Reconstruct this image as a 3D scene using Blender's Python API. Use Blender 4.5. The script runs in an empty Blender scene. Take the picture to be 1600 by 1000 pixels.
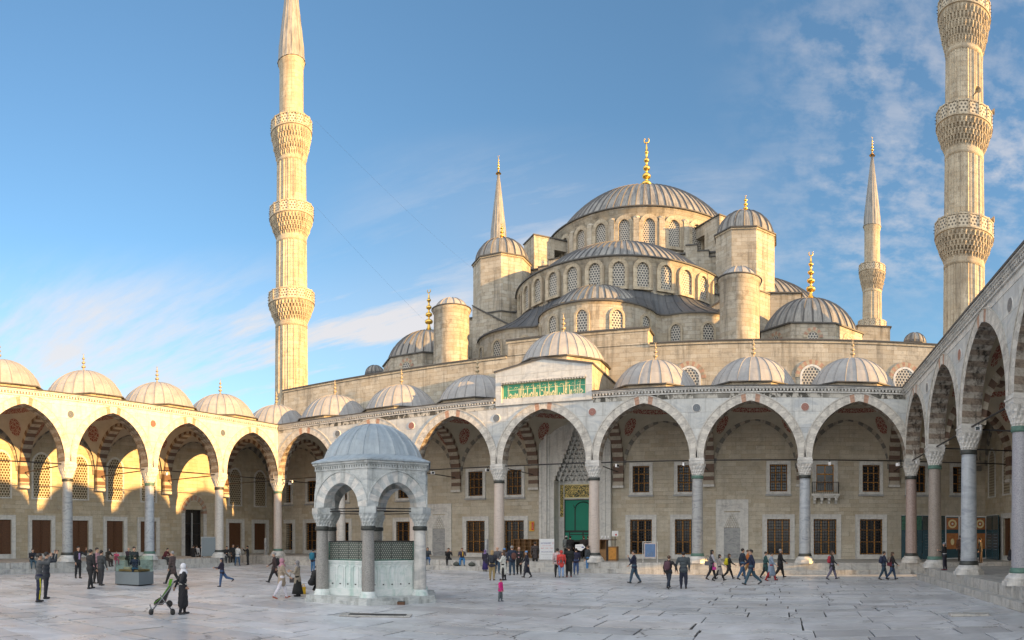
import bpy, bmesh, math, random
from math import sin, cos, tan, atan2, pi, sqrt, radians, hypot
from mathutils import Vector, Matrix
sc = bpy.context.scene
COL = sc.collection
random.seed(7)
# ------------------------------------------------------------------ camera
F, U0, YH, H = 1058.0, 1222.5, 837.0, 2.49       # the photograph is a cylindrical panorama
cd = bpy.data.cameras.new('camera'); cam = bpy.data.objects.new('camera', cd); COL.objects.link(cam); sc.camera = cam
YAW = (800 - U0) / F
cam.location = (0, 0, H); cam.rotation_euler = (radians(90), 0, -YAW)
cd.type = 'PANO'; cd.panorama_type = 'CENTRAL_CYLINDRICAL'
cd.central_cylindrical_range_u_min = -800 / F; cd.central_cylindrical_range_u_max = 800 / F
cd.central_cylindrical_range_v_min = -(1000 - YH) / F; cd.central_cylindrical_range_v_max = YH / F
cd.central_cylindrical_radius = 1.0
cd.clip_start = 0.05; cd.clip_end = 6000
def P(u, y, z=0.0):
    """world point on the level z seen at photo pixel u, y"""
    r = (H - z) * F / (y - YH); a = (u - U0) / F
    return r * sin(a), r * cos(a), r
# ------------------------------------------------------------------ materials
MATS = {}
def new_mat(name):
    m = bpy.data.materials.new(name); m.use_nodes = True; MATS[name] = m
    nt = m.node_tree; b = nt.nodes['Principled BSDF']
    return m, nt, b
def N(nt, typ, **kw):
    n = nt.nodes.new(typ)
    for k, v in kw.items():
        if k in n.inputs: n.inputs[k].default_value = v
        else: setattr(n, k, v)
    return n
def L(nt, a, b): nt.links.new(a, b)
def rgb(c): return (c[0], c[1], c[2], 1.0)
def mixc(nt, fac, a, b, mode='MIX'):
    n = nt.nodes.new('ShaderNodeMix'); n.data_type = 'RGBA'; n.blend_type = mode
    for i, v in ((0, fac), (6, a), (7, b)):
        if isinstance(v, (int, float)): n.inputs[i].default_value = v
        elif isinstance(v, tuple): n.inputs[i].default_value = rgb(v)
        else: L(nt, v, n.inputs[i])
    return n.outputs[2]
def math_(nt, op, a, b=0.0, c=None):
    n = nt.nodes.new('ShaderNodeMath'); n.operation = op
    for i, v in enumerate((a, b) if c is None else (a, b, c)):
        if isinstance(v, (int, float)): n.inputs[i].default_value = v
        else: L(nt, v, n.inputs[i])
    return n.outputs[0]
def ramp(nt, fac, stops):
    n = nt.nodes.new('ShaderNodeValToRGB'); L(nt, fac, n.inputs[0])
    while len(n.color_ramp.elements) < len(stops): n.color_ramp.elements.new(0.5)
    for e, (p, c) in zip(n.color_ramp.elements, stops):
        e.position = p; e.color = rgb(c) if isinstance(c, tuple) else (c, c, c, 1)
    return n.outputs[0]
def noise(nt, vec, scale, detail=4, rough=0.55, stretch=None):
    if stretch:
        mp = N(nt, 'ShaderNodeMapping'); L(nt, vec, mp.inputs[0]); mp.inputs['Scale'].default_value = stretch; vec = mp.outputs[0]
    n = N(nt, 'ShaderNodeTexNoise'); n.inputs['Scale'].default_value = scale; n.inputs['Detail'].default_value = detail; n.inputs['Roughness'].default_value = rough
    L(nt, vec, n.inputs['Vector']); return n.outputs[0]
def bump(nt, b, h, dist=0.02, strength=0.6):
    n = N(nt, 'ShaderNodeBump'); n.inputs['Distance'].default_value = dist; n.inputs['Strength'].default_value = strength
    L(nt, h, n.inputs['Height']); L(nt, n.outputs[0], b.inputs['Normal'])
def tc(nt):
    n = nt.nodes.new('ShaderNodeTexCoord'); return n.outputs['UV'], n.outputs['Object']

def stone(name, c1, c2, mortar, bw=0.9, bh=0.36, ms=0.008, stain=0.5, stain_col=(.08, .07, .055), rough=0.85, pit=0.5, warm=(.55, .42, .25), streak=0.6):
    m, nt, b = new_mat(name); uv, ob = tc(nt)
    wob = noise(nt, ob, 1.3, 2)
    br = N(nt, 'ShaderNodeTexBrick'); br.offset = 0.45; br.offset_frequency = 2; br.squash = 1.25; br.squash_frequency = 3
    mv = N(nt, 'ShaderNodeVectorMath', operation='ADD'); L(nt, uv, mv.inputs[0])
    sw = N(nt, 'ShaderNodeVectorMath', operation='SCALE'); sw.inputs['Scale'].default_value = 0.03
    nn = N(nt, 'ShaderNodeTexNoise'); nn.inputs['Scale'].default_value = 1.1; L(nt, ob, nn.inputs['Vector'])
    L(nt, nn.outputs['Color'], sw.inputs[0]); L(nt, sw.outputs[0], mv.inputs[1]); L(nt, mv.outputs[0], br.inputs['Vector'])
    for k, v in (('Scale', 1.0), ('Mortar Size', ms), ('Mortar Smooth', 0.3), ('Bias', -0.1), ('Brick Width', bw), ('Row Height', bh)): br.inputs[k].default_value = v
    br.inputs['Color1'].default_value = rgb(c1); br.inputs['Color2'].default_value = rgb(c2); br.inputs['Mortar'].default_value = rgb(mortar)
    # second brick lookup gives some blocks another tone
    br2 = N(nt, 'ShaderNodeTexBrick'); br2.offset = 0.45; br2.offset_frequency = 2; br2.squash = 1.25; br2.squash_frequency = 3
    L(nt, mv.outputs[0], br2.inputs['Vector'])
    for k, v in (('Scale', 1.0), ('Mortar Size', 0.0), ('Bias', -0.3), ('Brick Width', bw), ('Row Height', bh)): br2.inputs[k].default_value = v
    br2.inputs['Color1'].default_value = (0, 0, 0, 1); br2.inputs['Color2'].default_value = (1, 1, 1, 1); br2.inputs['Mortar'].default_value = (0, 0, 0, 1)
    c = mixc(nt, math_(nt, 'MULTIPLY', br2.outputs[0], 0.55), br.outputs[0], warm)
    big = ramp(nt, noise(nt, ob, 0.35, 6, 0.68), [(0.38, 0.0), (0.62, 1.0)])
    c = mixc(nt, math_(nt, 'MULTIPLY', big, 0.55), c, tuple(x * 0.62 for x in c1))
    st = ramp(nt, noise(nt, ob, 1.0, 6, 0.68, (1.6, 1.6, 0.16)), [(0.50, 0.0), (0.66, 1.0)])
    c = mixc(nt, math_(nt, 'MULTIPLY', st, stain * streak), c, stain_col)
    bl = ramp(nt, noise(nt, ob, 1.7, 8, 0.75), [(0.51, 0.0), (0.66, 1.0)])
    c = mixc(nt, math_(nt, 'MULTIPLY', bl, stain * 0.5), c, stain_col)
    pt = ramp(nt, noise(nt, ob, 14, 4, 0.7), [(0.56, 0.0), (0.66, 1.0)])
    c = mixc(nt, math_(nt, 'MULTIPLY', pt, pit), c, tuple(x * 0.45 for x in c1))
    L(nt, c, b.inputs['Base Color']); b.inputs['Roughness'].default_value = rough
    h = math_(nt, 'SUBTRACT', math_(nt, 'MULTIPLY', noise(nt, ob, 9, 5, 0.7), 0.6), math_(nt, 'ADD', br.outputs['Fac'], math_(nt, 'MULTIPLY', pt, 0.6)))
    bump(nt, b, h, 0.02, 0.7)
    return m
def marble(name, c1, vein, scale=0.7, rough=0.45, joint=None, stain=0.25, speck=None, stain_col=(.10, .09, .08)):
    m, nt, b = new_mat(name); uv, ob = tc(nt)
    w = N(nt, 'ShaderNodeTexNoise'); w.inputs['Scale'].default_value = scale; w.inputs['Detail'].default_value = 8; w.inputs['Distortion'].default_value = 2.2
    mp = N(nt, 'ShaderNodeMapping'); L(nt, ob, mp.inputs[0]); mp.inputs['Rotation'].default_value = (0.4, 0.5, 0.3); mp.inputs['Scale'].default_value = (1, 1, 2.2); L(nt, mp.outputs[0], w.inputs['Vector'])
    f = ramp(nt, w.outputs[0], [(0.36, 1.0), (0.5, 0.0), (0.66, 0.75)])
    c = mixc(nt, f, c1, vein)
    if speck:
        v = N(nt, 'ShaderNodeTexVoronoi'); v.inputs['Scale'].default_value = 26; L(nt, ob, v.inputs['Vector'])
        c = mixc(nt, ramp(nt, v.outputs['Distance'], [(0.2, 0.8), (0.5, 0.0)]), c, speck)
    hb = None
    if joint:
        br = N(nt, 'ShaderNodeTexBrick'); br.offset = 0.5; L(nt, uv, br.inputs['Vector'])
        for k, v in (('Scale', 1.0), ('Mortar Size', 0.008), ('Bias', 0.0), ('Brick Width', joint[0]), ('Row Height', joint[1])): br.inputs[k].default_value = v
        br.inputs['Color1'].default_value = (1, 1, 1, 1); br.inputs['Color2'].default_value = (.80, .82, .84, 1); br.inputs['Mortar'].default_value = (.42, .40, .38, 1)
        c = mixc(nt, 1.0, c, br.outputs[0], 'MULTIPLY'); hb = br.outputs['Fac']
    st = ramp(nt, noise(nt, ob, 1.0, 6, 0.7, (2.2, 2.2, 0.25)), [(0.50, 0.0), (0.66, 1.0)])
    c = mixc(nt, math_(nt, 'MULTIPLY', st, stain), c, stain_col)
    bl = ramp(nt, noise(nt, ob, 3.0, 8, 0.78), [(0.52, 0.0), (0.66, 1.0)])
    c = mixc(nt, math_(nt, 'MULTIPLY', bl, stain * .8), c, stain_col)
    L(nt, c, b.inputs['Base Color']); b.inputs['Roughness'].default_value = rough
    h = noise(nt, ob, 7, 5, 0.7)
    if hb: h = math_(nt, 'SUBTRACT', math_(nt, 'MULTIPLY', h, 0.5), hb)
    bump(nt, b, h, 0.012, 0.5)
    return m
def lead(name, c1, c2, rough=0.62, streakcol=(.09, .09, .09), amt=0.5, metal=0.0):
    m, nt, b = new_mat(name); uv, ob = tc(nt)
    c = mixc(nt, ramp(nt, noise(nt, ob, 0.9, 6, 0.65), [(0.35, 0.0), (0.65, 1.0)]), c1, c2)
    s = ramp(nt, noise(nt, uv, 1.0, 5, 0.7, (4.0, 0.35, 1)), [(0.46, 0.0), (0.64, 1.0)])
    c = mixc(nt, math_(nt, 'MULTIPLY', s, amt), c, streakcol)
    b2 = ramp(nt, noise(nt, ob, 4, 7, 0.75), [(0.48, 0.0), (0.62, 1.0)])
    c = mixc(nt, math_(nt, 'MULTIPLY', b2, 0.35), c, tuple(x * .6 for x in c1))
    L(nt, c, b.inputs['Base Color']); b.inputs['Roughness'].default_value = rough; b.inputs['Metallic'].default_value = metal
    bump(nt, b, noise(nt, ob, 5, 4, 0.6), 0.02, 0.4)
    return m
def plain(name, c, rough=0.7, metal=0.0, var=0.25, scale=6.0, emit=0.0):
    m, nt, b = new_mat(name); uv, ob = tc(nt)
    cc = mixc(nt, ramp(nt, noise(nt, ob, scale, 5, 0.65), [(0.3, 0.0), (0.7, 1.0)]), c, tuple(x * (1 - var) for x in c))
    L(nt, cc, b.inputs['Base Color']); b.inputs['Roughness'].default_value = rough; b.inputs['Metallic'].default_value = metal
    if emit: L(nt, cc, b.inputs['Emission Color']); b.inputs['Emission Strength'].default_value = emit
    return m
def voussoir(name, c, rough=0.6, d=0.45):
    return marble(name, c, tuple(x * .72 for x in c), 1.2, rough, None, d)
def lattice_mat(name, grid, hole, cell=0.3, fill=0.34, metal=0.0):
    m, nt, b = new_mat(name); uv, ob = tc(nt)
    sp = N(nt, 'ShaderNodeSeparateXYZ'); L(nt, uv, sp.inputs[0])
    ds = []
    for ox, oy in ((0, 0), (0.5, 0.5)):
        u = math_(nt, 'ADD', math_(nt, 'DIVIDE', sp.outputs[0], cell), ox)
        v = math_(nt, 'ADD', math_(nt, 'DIVIDE', sp.outputs[1], cell * 1.732 * .58 * 1.732), oy)
        fu = math_(nt, 'SUBTRACT', math_(nt, 'FRACT', u), 0.5); fv = math_(nt, 'MULTIPLY', math_(nt, 'SUBTRACT', math_(nt, 'FRACT', v), 0.5), 1.732)
        ds.append(math_(nt, 'SQRT', math_(nt, 'ADD', math_(nt, 'MULTIPLY', fu, fu), math_(nt, 'MULTIPLY', fv, fv))))
    d = math_(nt, 'MINIMUM', ds[0], ds[1])
    f = ramp(nt, d, [(fill, 1.0), (fill + 0.04, 0.0)])
    c = mixc(nt, f, grid, hole)
    L(nt, c, b.inputs['Base Color']); b.inputs['Roughness'].default_value = 0.6
    L(nt, math_(nt, 'SUBTRACT', 0.75, math_(nt, 'MULTIPLY', f, 0.45)), b.inputs['Roughness'])
    bump(nt, b, math_(nt, 'SUBTRACT', 1.0, f), 0.04, 0.9)
    return m

ASH = stone('court_wall_stone', (.60, .535, .41), (.49, .43, .315), (.30, .26, .19), 0.82, 0.33, 0.006, 0.45, pit=0.5, warm=(.50, .36, .20), streak=.35)
ASHB = stone('mosque_front_stone', (.62, .565, .455), (.50, .445, .345), (.27, .24, .18), 0.74, 0.31, 0.006, 0.5, pit=0.7, warm=(.52, .42, .28), streak=.3)
ASHG = stone('mosque_stone', (.50, .465, .39), (.345, .315, .26), (.17, .155, .13), 0.8, 0.34, 0.009, 1.0, (.10, .09, .075), pit=0.4, warm=(.46, .37, .24), streak=.6)
ASHM = stone('minaret_stone', (.52, .46, .35), (.39, .34, .26), (.20, .175, .135), 0.8, 0.4, 0.008, 1.0, (.14, .11, .08), pit=0.4, warm=(.50, .40, .26))
FAC = marble('facade_marble', (.58, .58, .55), (.43, .45, .46), 0.35, 0.5, (2.3, 1.05), 0.3)
MAR = marble('white_marble', (.62, .60, .56), (.44, .44, .43), 0.8, 0.45, None, 0.3)
SUR = marble('window_marble', (.66, .65, .61), (.54, .54, .52), 0.8, 0.5, None, 0.3)
GREYM = marble('grey_marble', (.36, .37, .37), (.24, .25, .26), 0.9, 0.4, None, 0.25)
BLUEM = marble('blue_grey_marble', (.40, .43, .46), (.26, .29, .33), 0.7, 0.35, None, 0.2)
PINKG = marble('pink_granite', (.40, .31, .28), (.30, .23, .21), 3.0, 0.4, None, 0.15, (.16, .12, .11))
BROWNG = marble('brown_granite', (.33, .28, .24), (.25, .21, .18), 3.0, 0.4, None, 0.15, (.13, .11, .10))
PALEP = marble('pale_pink_marble', (.52, .45, .40), (.44, .38, .34), 1.5, 0.4, None, 0.2)
SPECK = marble('spotted_marble', (.56, .53, .48), (.48, .45, .42), 1.0, 0.45, None, 0.2, (.30, .27, .24))
GRAN = marble('violet_granite', (.34, .34, .37), (.27, .27, .30), 4.0, 0.35, None, 0.1, (.18, .18, .21))
STEPM = marble('step_marble', (.52, .50, .46), (.38, .38, .37), 0.7, 0.5, (1.7, 5.0), 0.6, None, (.13, .12, .10))
FOUNT = marble('fountain_marble', (.50, .52, .51), (.36, .39, .40), 0.9, 0.5, None, 0.65, None, (.11, .12, .10))
BASIN = marble('basin_marble', (.66, .69, .68), (.56, .62, .61), 1.0, 0.45, None, 0.5, None, (.22, .42, .36))
GREYG = marble('grey_granite', (.30, .29, .27), (.24, .235, .225), 3.5, 0.45, None, 0.3, (.16, .155, .15))
VA = voussoir('pale_voussoir', (.60, .57, .51)); VB = voussoir('grey_voussoir', (.50, .475, .43)); VR = voussoir('red_voussoir', (.43, .25, .17), d=.4)
SA = voussoir('dark_brown_voussoir', (.15, .09, .062), d=.2); SB = voussoir('cream_voussoir', (.44, .39, .31), d=.4); SG = voussoir('slate_voussoir', (.20, .19, .17), d=.2)
PLAS = plain('vault_plaster', (.47, .42, .33), 0.9, 0, .22, 1.2)
BANDM = None
RND = [plain('roundel_red', (.30, .13, .10), .4), plain('roundel_slate', (.13, .15, .17), .4)]
LEADA = lead('arcade_lead', (.38, .37, .355), (.28, .28, .285), .58, (.20, .195, .19), .3)
LEADM = lead('mosque_lead', (.33, .32, .295), (.23, .23, .225), .6, (.07, .07, .07), .9)
RIBD = lead('lead_seam', (.13, .13, .13), (.09, .09, .095), .6)
RIBL = lead('pale_lead_seam', (.27, .26, .255), (.20, .20, .20), .6)

def mold():
    m, nt, b = new_mat('moldy_marble'); uv, ob = tc(nt)
    f = ramp(nt, noise(nt, ob, 1.0, 5, .6, (3.2, 3.2, 1.6)), [(.46, 0.0), (.53, 1.0)])
    g_ = ramp(nt, noise(nt, ob, .35, 3, .5), [(.38, 0.25), (.55, 1.0)])
    L(nt, mixc(nt, math_(nt, 'MULTIPLY', math_(nt, 'MULTIPLY', f, g_), .9), (.46, .44, .39), (.022, .02, .014)), b.inputs['Base Color']); b.inputs['Roughness'].default_value = .8
    return m
MOLD = mold()
LEADD = lead('dark_lead', (.075, .082, .092), (.045, .05, .058), .5, (.15, .15, .15), .35)
EAVE = plain('eave_lead', (.075, .072, .068), .6)
GOLD = plain('gilded_metal', (.86, .55, .13), .32, 1.0, .12)
OLDG = plain('tarnished_brass', (.44, .36, .24), .5, .4, .3)
BRONZE = plain('dark_bronze', (.055, .06, .055), .5, .3)
VERD = plain('verdigris_bronze', (.10, .20, .16), .6, .1, .4)
IRON = plain('dark_iron', (.03, .028, .028), .55, .3)
WOODO = plain('orange_wood', (.62, .28, .05), .6, 0, .35, 9)
WOODD = plain('door_wood', (.13, .055, .022), .55, 0, .45, 9)
WOODC = plain('cabinet_wood', (.30, .16, .06), .55, 0, .35, 7)
GLASSD = plain('dark_glass', (.012, .012, .014), .12, 0, .5, 2)
LATW = lattice_mat('plaster_lattice', (.50, .44, .33), (.085, .06, .022), .24, .35)
LATG = lattice_mat('stone_lattice', (.46, .44, .39), (.055, .058, .062), .24, .33)
LATB = lattice_mat('bronze_lattice', (.05, .075, .065), (.30, .30, .26), .085, .30)
GREEN = plain('green_curtain', (.012, .235, .15), .7, 0, .12, 1.5)
DKGREEN = plain('curtain_trim', (.02, .035, .03), .6)
TILE = plain('green_panel', (.04, .31, .17), .5, 0, .25, 2.5)
GOLDP = plain('gold_paint', (.80, .70, .38), .5, 0, .15)
WHITE = plain('white_paint', (.78, .78, .78), .5, 0, .05)
BLACK = plain('black_rubber', (.02, .02, .02), .6)
SKIN = plain('skin', (.52, .31, .21), .6, 0, .1)
def gold_script():
    m, nt, b = new_mat('gilded_script'); uv, ob = tc(nt)
    w = N(nt, 'ShaderNodeTexVoronoi', feature='DISTANCE_TO_EDGE'); w.inputs['Scale'].default_value = 5.0
    mp = N(nt, 'ShaderNodeMapping'); L(nt, uv, mp.inputs[0]); mp.inputs['Scale'].default_value = (1, .8, 1); 
    nz = N(nt, 'ShaderNodeTexNoise'); nz.inputs['Scale'].default_value = 3; L(nt, mp.outputs[0], nz.inputs['Vector'])
    av = N(nt, 'ShaderNodeVectorMath', operation='ADD'); L(nt, mp.outputs[0], av.inputs[0]); L(nt, nz.outputs['Color'], av.inputs[1]); L(nt, av.outputs[0], w.inputs['Vector'])
    f = ramp(nt, w.outputs[0], [(0.07, 1.0), (0.12, 0.0)])
    L(nt, mixc(nt, f, (.05, .055, .02), (.70, .52, .14)), b.inputs['Base Color']); b.inputs['Roughness'].default_value = .45
    return m
GSCR = gold_script()
def paving_mat():
    m, nt, b = new_mat('paving_marble'); uv, ob = tc(nt)
    at = N(nt, 'ShaderNodeVertexColor', layer_name='tone')
    w = N(nt, 'ShaderNodeTexNoise'); w.inputs['Scale'].default_value = 1.3; w.inputs['Detail'].default_value = 8; w.inputs['Distortion'].default_value = .8; L(nt, ob, w.inputs['Vector'])
    c = mixc(nt, ramp(nt, w.outputs[0], [(.42, 0.0), (.62, 1.0)]), (.62, .63, .65), (.53, .54, .56))
    c = mixc(nt, 1.0, c, at.outputs[0], 'MULTIPLY')
    d = ramp(nt, noise(nt, ob, .16, 5, .6), [(.42, 0.0), (.60, 1.0)])
    c = mixc(nt, math_(nt, 'MULTIPLY', d, .42), c, (.25, .25, .25))
    k = ramp(nt, noise(nt, ob, 2.2, 7, .75), [(.54, 0.0), (.70, 1.0)])
    c = mixc(nt, math_(nt, 'MULTIPLY', k, .28), c, (.20, .19, .18))
    cr = N(nt, 'ShaderNodeTexVoronoi', feature='DISTANCE_TO_EDGE'); cr.inputs['Scale'].default_value = .32
    sv = N(nt, 'ShaderNodeVectorMath', operation='ADD'); L(nt, ob, sv.inputs[0]); nz = N(nt, 'ShaderNodeTexNoise'); nz.inputs['Scale'].default_value = 1.4; nz.inputs['Detail'].default_value = 5; L(nt, ob, nz.inputs['Vector']); L(nt, nz.outputs['Color'], sv.inputs[1]); L(nt, sv.outputs[0], cr.inputs['Vector'])
    gate = ramp(nt, noise(nt, ob, .23, 2), [(.50, 0.0), (.53, 1.0)])
    cf = math_(nt, 'MULTIPLY', ramp(nt, cr.outputs[0], [(.004, 1.0), (.009, 0.0)]), gate)
    c = mixc(nt, math_(nt, 'MULTIPLY', cf, .8), c, (.05, .05, .05))
    L(nt, c, b.inputs['Base Color'])
    L(nt, ramp(nt, noise(nt, ob, 1.1, 5), [(.35, .27), (.65, .50)]), b.inputs['Roughness'])
    bump(nt, b, math_(nt, 'SUBTRACT', noise(nt, ob, 3.0, 6, .7), cf), .012, .55)
    return m
PAVE = paving_mat()
# ------------------------------------------------------------------ mesh helper
class MB:
    def __init__(s): s.v = []; s.f = []; s.m = []; s.sm = []; s.uv = {}; s.mats = []; s.T = None
    def mi(s, mat):
        if mat not in s.mats: s.mats.append(mat)
        return s.mats.index(mat)
    def V(s, p):
        s.v.append(tuple(s.T @ Vector(p)) if s.T else tuple(p)); return len(s.v) - 1
    def face(s, pts, mat, smooth=False, uv=None):
        ids = [s.V(p) for p in pts]; s.fi(ids, mat, smooth, uv)
    def fi(s, ids, mat, smooth=False, uv=None):
        if uv: s.uv[len(s.f)] = uv
        s.f.append(ids); s.m.append(s.mi(mat)); s.sm.append(smooth)
    def box(s, x0, x1, y0, y1, z0, z1, mat, skip=''):
        p = [s.V(q) for q in ((x0,y0,z0),(x1,y0,z0),(x1,y1,z0),(x0,y1,z0),(x0,y0,z1),(x1,y0,z1),(x1,y1,z1),(x0,y1,z1))]
        for k, q in (('b',(3,2,1,0)),('t',(4,5,6,7)),('f',(0,1,5,4)),('r',(1,2,6,5)),('k',(2,3,7,6)),('l',(3,0,4,7))):
            if k not in skip: s.fi([p[i] for i in q], mat)
    def prism(s, poly, z0, z1, mat, top=True, bot=True):
        n = len(poly); a = [s.V((x, y, z0)) for x, y in poly]; b = [s.V((x, y, z1)) for x, y in poly]; d = 0
        for i in range(n):
            j = (i + 1) % n; l = hypot(poly[j][0]-poly[i][0], poly[j][1]-poly[i][1])
            s.fi([a[i], a[j], b[j], b[i]], mat, uv=[(d, z0), (d + l, z0), (d + l, z1), (d, z1)]); d += l
        if top: s.fi(b, mat)
        if bot: s.fi(a[::-1], mat)
    def ngon(s, cx, cy, r, n, z0, z1, mat, ph=0.0, r1=None, **kw):
        r1 = r if r1 is None else r1
        if r1 == r: s.prism([(cx + r*cos(ph+2*pi*i/n), cy + r*sin(ph+2*pi*i/n)) for i in range(n)], z0, z1, mat, **kw)
        else: s.lathe(cx, cy, [(r, z0), (r1, z1)], n, mat, ph=ph, smooth=False)
    def lathe(s, cx, cy, prof, n, mat, ph=0.0, a0=0.0, a1=2*pi, smooth=True, mod=None, uvr=None, capt=False, matf=None):
        full = abs(a1 - a0 - 2*pi) < 1e-6; m = n if full else n + 1
        rings = []; vv = 0.0; vs = []
        for k, (r, z) in enumerate(prof):
            if k: vv += hypot(r - prof[k-1][0], z - prof[k-1][1])
            vs.append(vv)
            row = []
            for i in range(m):
                a = ph + a0 + (a1 - a0) * i / n
                rr = r + (mod(k, i, a, r, z) if mod else 0.0)
                row.append(s.V((cx + rr*cos(a), cy + rr*sin(a), z)))
            rings.append(row)
        R = uvr or max(r for r, z in prof)
        for k in range(len(prof) - 1):
            for i in range(n):
                j = (i + 1) % m
                u0 = (a1-a0)*i/n*R; u1 = (a1-a0)*(i+1)/n*R
                s.fi([rings[k][i], rings[k][j], rings[k+1][j], rings[k+1][i]], matf(k, i) if matf else mat, smooth, [(u0, vs[k]), (u1, vs[k]), (u1, vs[k+1]), (u0, vs[k+1])])
        if capt: s.fi(rings[-1][:], mat)
    def tube(s, p, q, r0, r1, mat, n=8, caps=True):
        p = Vector(p); q = Vector(q); d = (q - p).normalized(); a = d.orthogonal().normalized(); b = d.cross(a)
        A = [s.V(p + (a*cos(2*pi*i/n) + b*sin(2*pi*i/n)) * r0) for i in range(n)]
        B = [s.V(q + (a*cos(2*pi*i/n) + b*sin(2*pi*i/n)) * r1) for i in range(n)]
        for i in range(n):
            j = (i+1) % n; s.fi([A[i], A[j], B[j], B[i]], mat, True)
        if caps: s.fi(A[::-1], mat); s.fi(B, mat)
    def path(s, pts, r, mat, n=6):
        for a, b in zip(pts[:-1], pts[1:]): s.tube(a, b, r, r, mat, n)
    def ell(s, c, rx, ry, rz, mat, n=12, m=8):
        rows = []
        for k in range(m + 1):
            t = pi * k / m
            rows.append([s.V((c[0] + rx*sin(t)*cos(2*pi*i/n), c[1] + ry*sin(t)*sin(2*pi*i/n), c[2] + rz*cos(t))) for i in range(n)])
        for k in range(m):
            for i in range(n): s.fi([rows[k][i], rows[k+1][i], rows[k+1][(i+1) % n], rows[k][(i+1) % n]], mat, True)
    def build(s, name, parent=None, loc=None):
        me = bpy.data.meshes.new(name); me.from_pydata(s.v, [], s.f)
        for m in s.mats: me.materials.append(m)
        me.polygons.foreach_set('material_index', s.m); me.polygons.foreach_set('use_smooth', s.sm)
        uvl = me.uv_layers.new(name='UVMap'); buf = [0.0] * (2 * len(me.loops))
        for pi_, p in enumerate(me.polygons):
            u = s.uv.get(pi_)
            if u is None:
                n = p.normal; ax, ay, az = abs(n.x), abs(n.y), abs(n.z)
                if az >= ax and az >= ay: g = lambda c: (c.x, c.y)
                elif ay >= ax: g = lambda c: (c.x, c.z)
                else: g = lambda c: (c.y, c.z)
                u = [g(me.vertices[vi].co) for vi in p.vertices]
            for k, li in enumerate(p.loop_indices):
                buf[2*li] = u[k][0]; buf[2*li+1] = u[k][1]
        uvl.data.foreach_set('uv', buf)
        me.update()
        o = bpy.data.objects.new(name, me); COL.objects.link(o)
        if parent: o.parent = parent
        if loc: o.location = loc
        return o
def empty(name, loc=(0, 0, 0), rz=0.0, parent=None):
    o = bpy.data.objects.new(name, None); COL.objects.link(o); o.location = loc; o.rotation_euler = (0, 0, rz); o.empty_display_size = .3
    if parent: o.parent = parent
    return o
def tag(o, label, cat, group=None):
    o['label'] = label; o['category'] = cat
    if group: o['group'] = group
    return o
def struct(o): o['kind'] = 'structure'; return o
def copy_tree(o, parent=None, loc=None, rz=None):
    c = o.copy(); COL.objects.link(c)
    if parent: c.parent = parent
    if loc is not None: c.location = loc
    if rz is not None: c.rotation_euler = (0, 0, rz)
    for ch in list(o.children):
        copy_tree(ch, c)
    return c
def pointed(a, h, n=14, off=0.0):
    """left springing to right springing of a pointed arch, half span a, rise h, offset outwards by off"""
    e = (h*h - a*a) / (2*a); R = a + e; Ro = R + off
    ph = math.acos(max(-1, min(1, e / Ro)))
    right = [(-e + Ro*cos(ph*k/n), Ro*sin(ph*k/n)) for k in range(n + 1)]
    left = [(-x, z) for x, z in right[:-1]]
    return left + right[::-1]
# ================================================================== arcades round the courtyard
S = 7.01; XR = 8.47; XL = XR - 7*S; DY = 44.0
ZP = .72; ZS = 7.56; AH = 3.05; AR = 3.64; ZC = 11.72; WT = .43; TB = 7.0
def voussoirs(mb, c, zs, a, h, w, t0, t1, n, matf, back=True, soff=None):
    """ring of wedge stones (both faces, soffit and back) centred at x=c, from depth t0 to t1"""
    e = (h*h - a*a) / (2*a); R = a + e; Ro = R + w
    pi_, po = math.acos(e / R), math.acos(e / Ro)
    I = [(-e + R*cos(pi_*k/n), R*sin(pi_*k/n)) for k in range(n+1)]; O = [(-e + Ro*cos(po*k/n), Ro*sin(po*k/n)) for k in range(n+1)]
    for sgn in (-1, 1):
        for k in range(n):
            m = matf(k if sgn < 0 else 2*n-1-k, n)
            (x0, z0), (x1, z1), (X0, Z0), (X1, Z1) = I[k], I[k+1], O[k], O[k+1]
            q = lambda x, t, z: (c + sgn*x, t, zs + z)
            mb.face([q(x0,t0,z0), q(x1,t0,z1), q(X1,t0,Z1), q(X0,t0,Z0)], m)
            mb.face([q(x0,t1,z0), q(x1,t1,z1), q(X1,t1,Z1), q(X0,t1,Z0)], m)
            mb.face([q(x0,t0,z0), q(x1,t0,z1), q(x1,t1,z1), q(x0,t1,z0)], soff(k if sgn < 0 else 2*n-1-k, n) if soff else m)
            if back: mb.face([q(X0,t0,Z0), q(X1,t0,Z1), q(X1,t1,Z1), q(X0,t1,Z0)], m)
def archwall(mb, s0, s1, c, zs, a, h, zt, t0, t1, mat, n=14, off=.02, faces=True):
    pts = [(c + x, zs + z) for x, z in pointed(a, h, n, off)]
    for t in (t0, t1):
        for (x0, z0), (x1, z1) in zip(pts[:-1], pts[1:]): mb.face([(x0,t,z0), (x1,t,z1), (x1,t,zt), (x0,t,zt)], mat)
        if pts[0][0] - s0 > .01: mb.face([(s0,t,zs), (pts[0][0],t,zs), (pts[0][0],t,zt), (s0,t,zt)], mat)
        if s1 - pts[-1][0] > .01: mb.face([(pts[-1][0],t,zs), (s1,t,zs), (s1,t,zt), (pts[-1][0],t,zt)], mat)
    for x0, x1 in ((s0, pts[0][0]), (pts[-1][0], s1)): mb.face([(x0,t0,zs), (x1,t0,zs), (x1,t1,zs), (x0,t1,zs)], mat)
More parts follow.
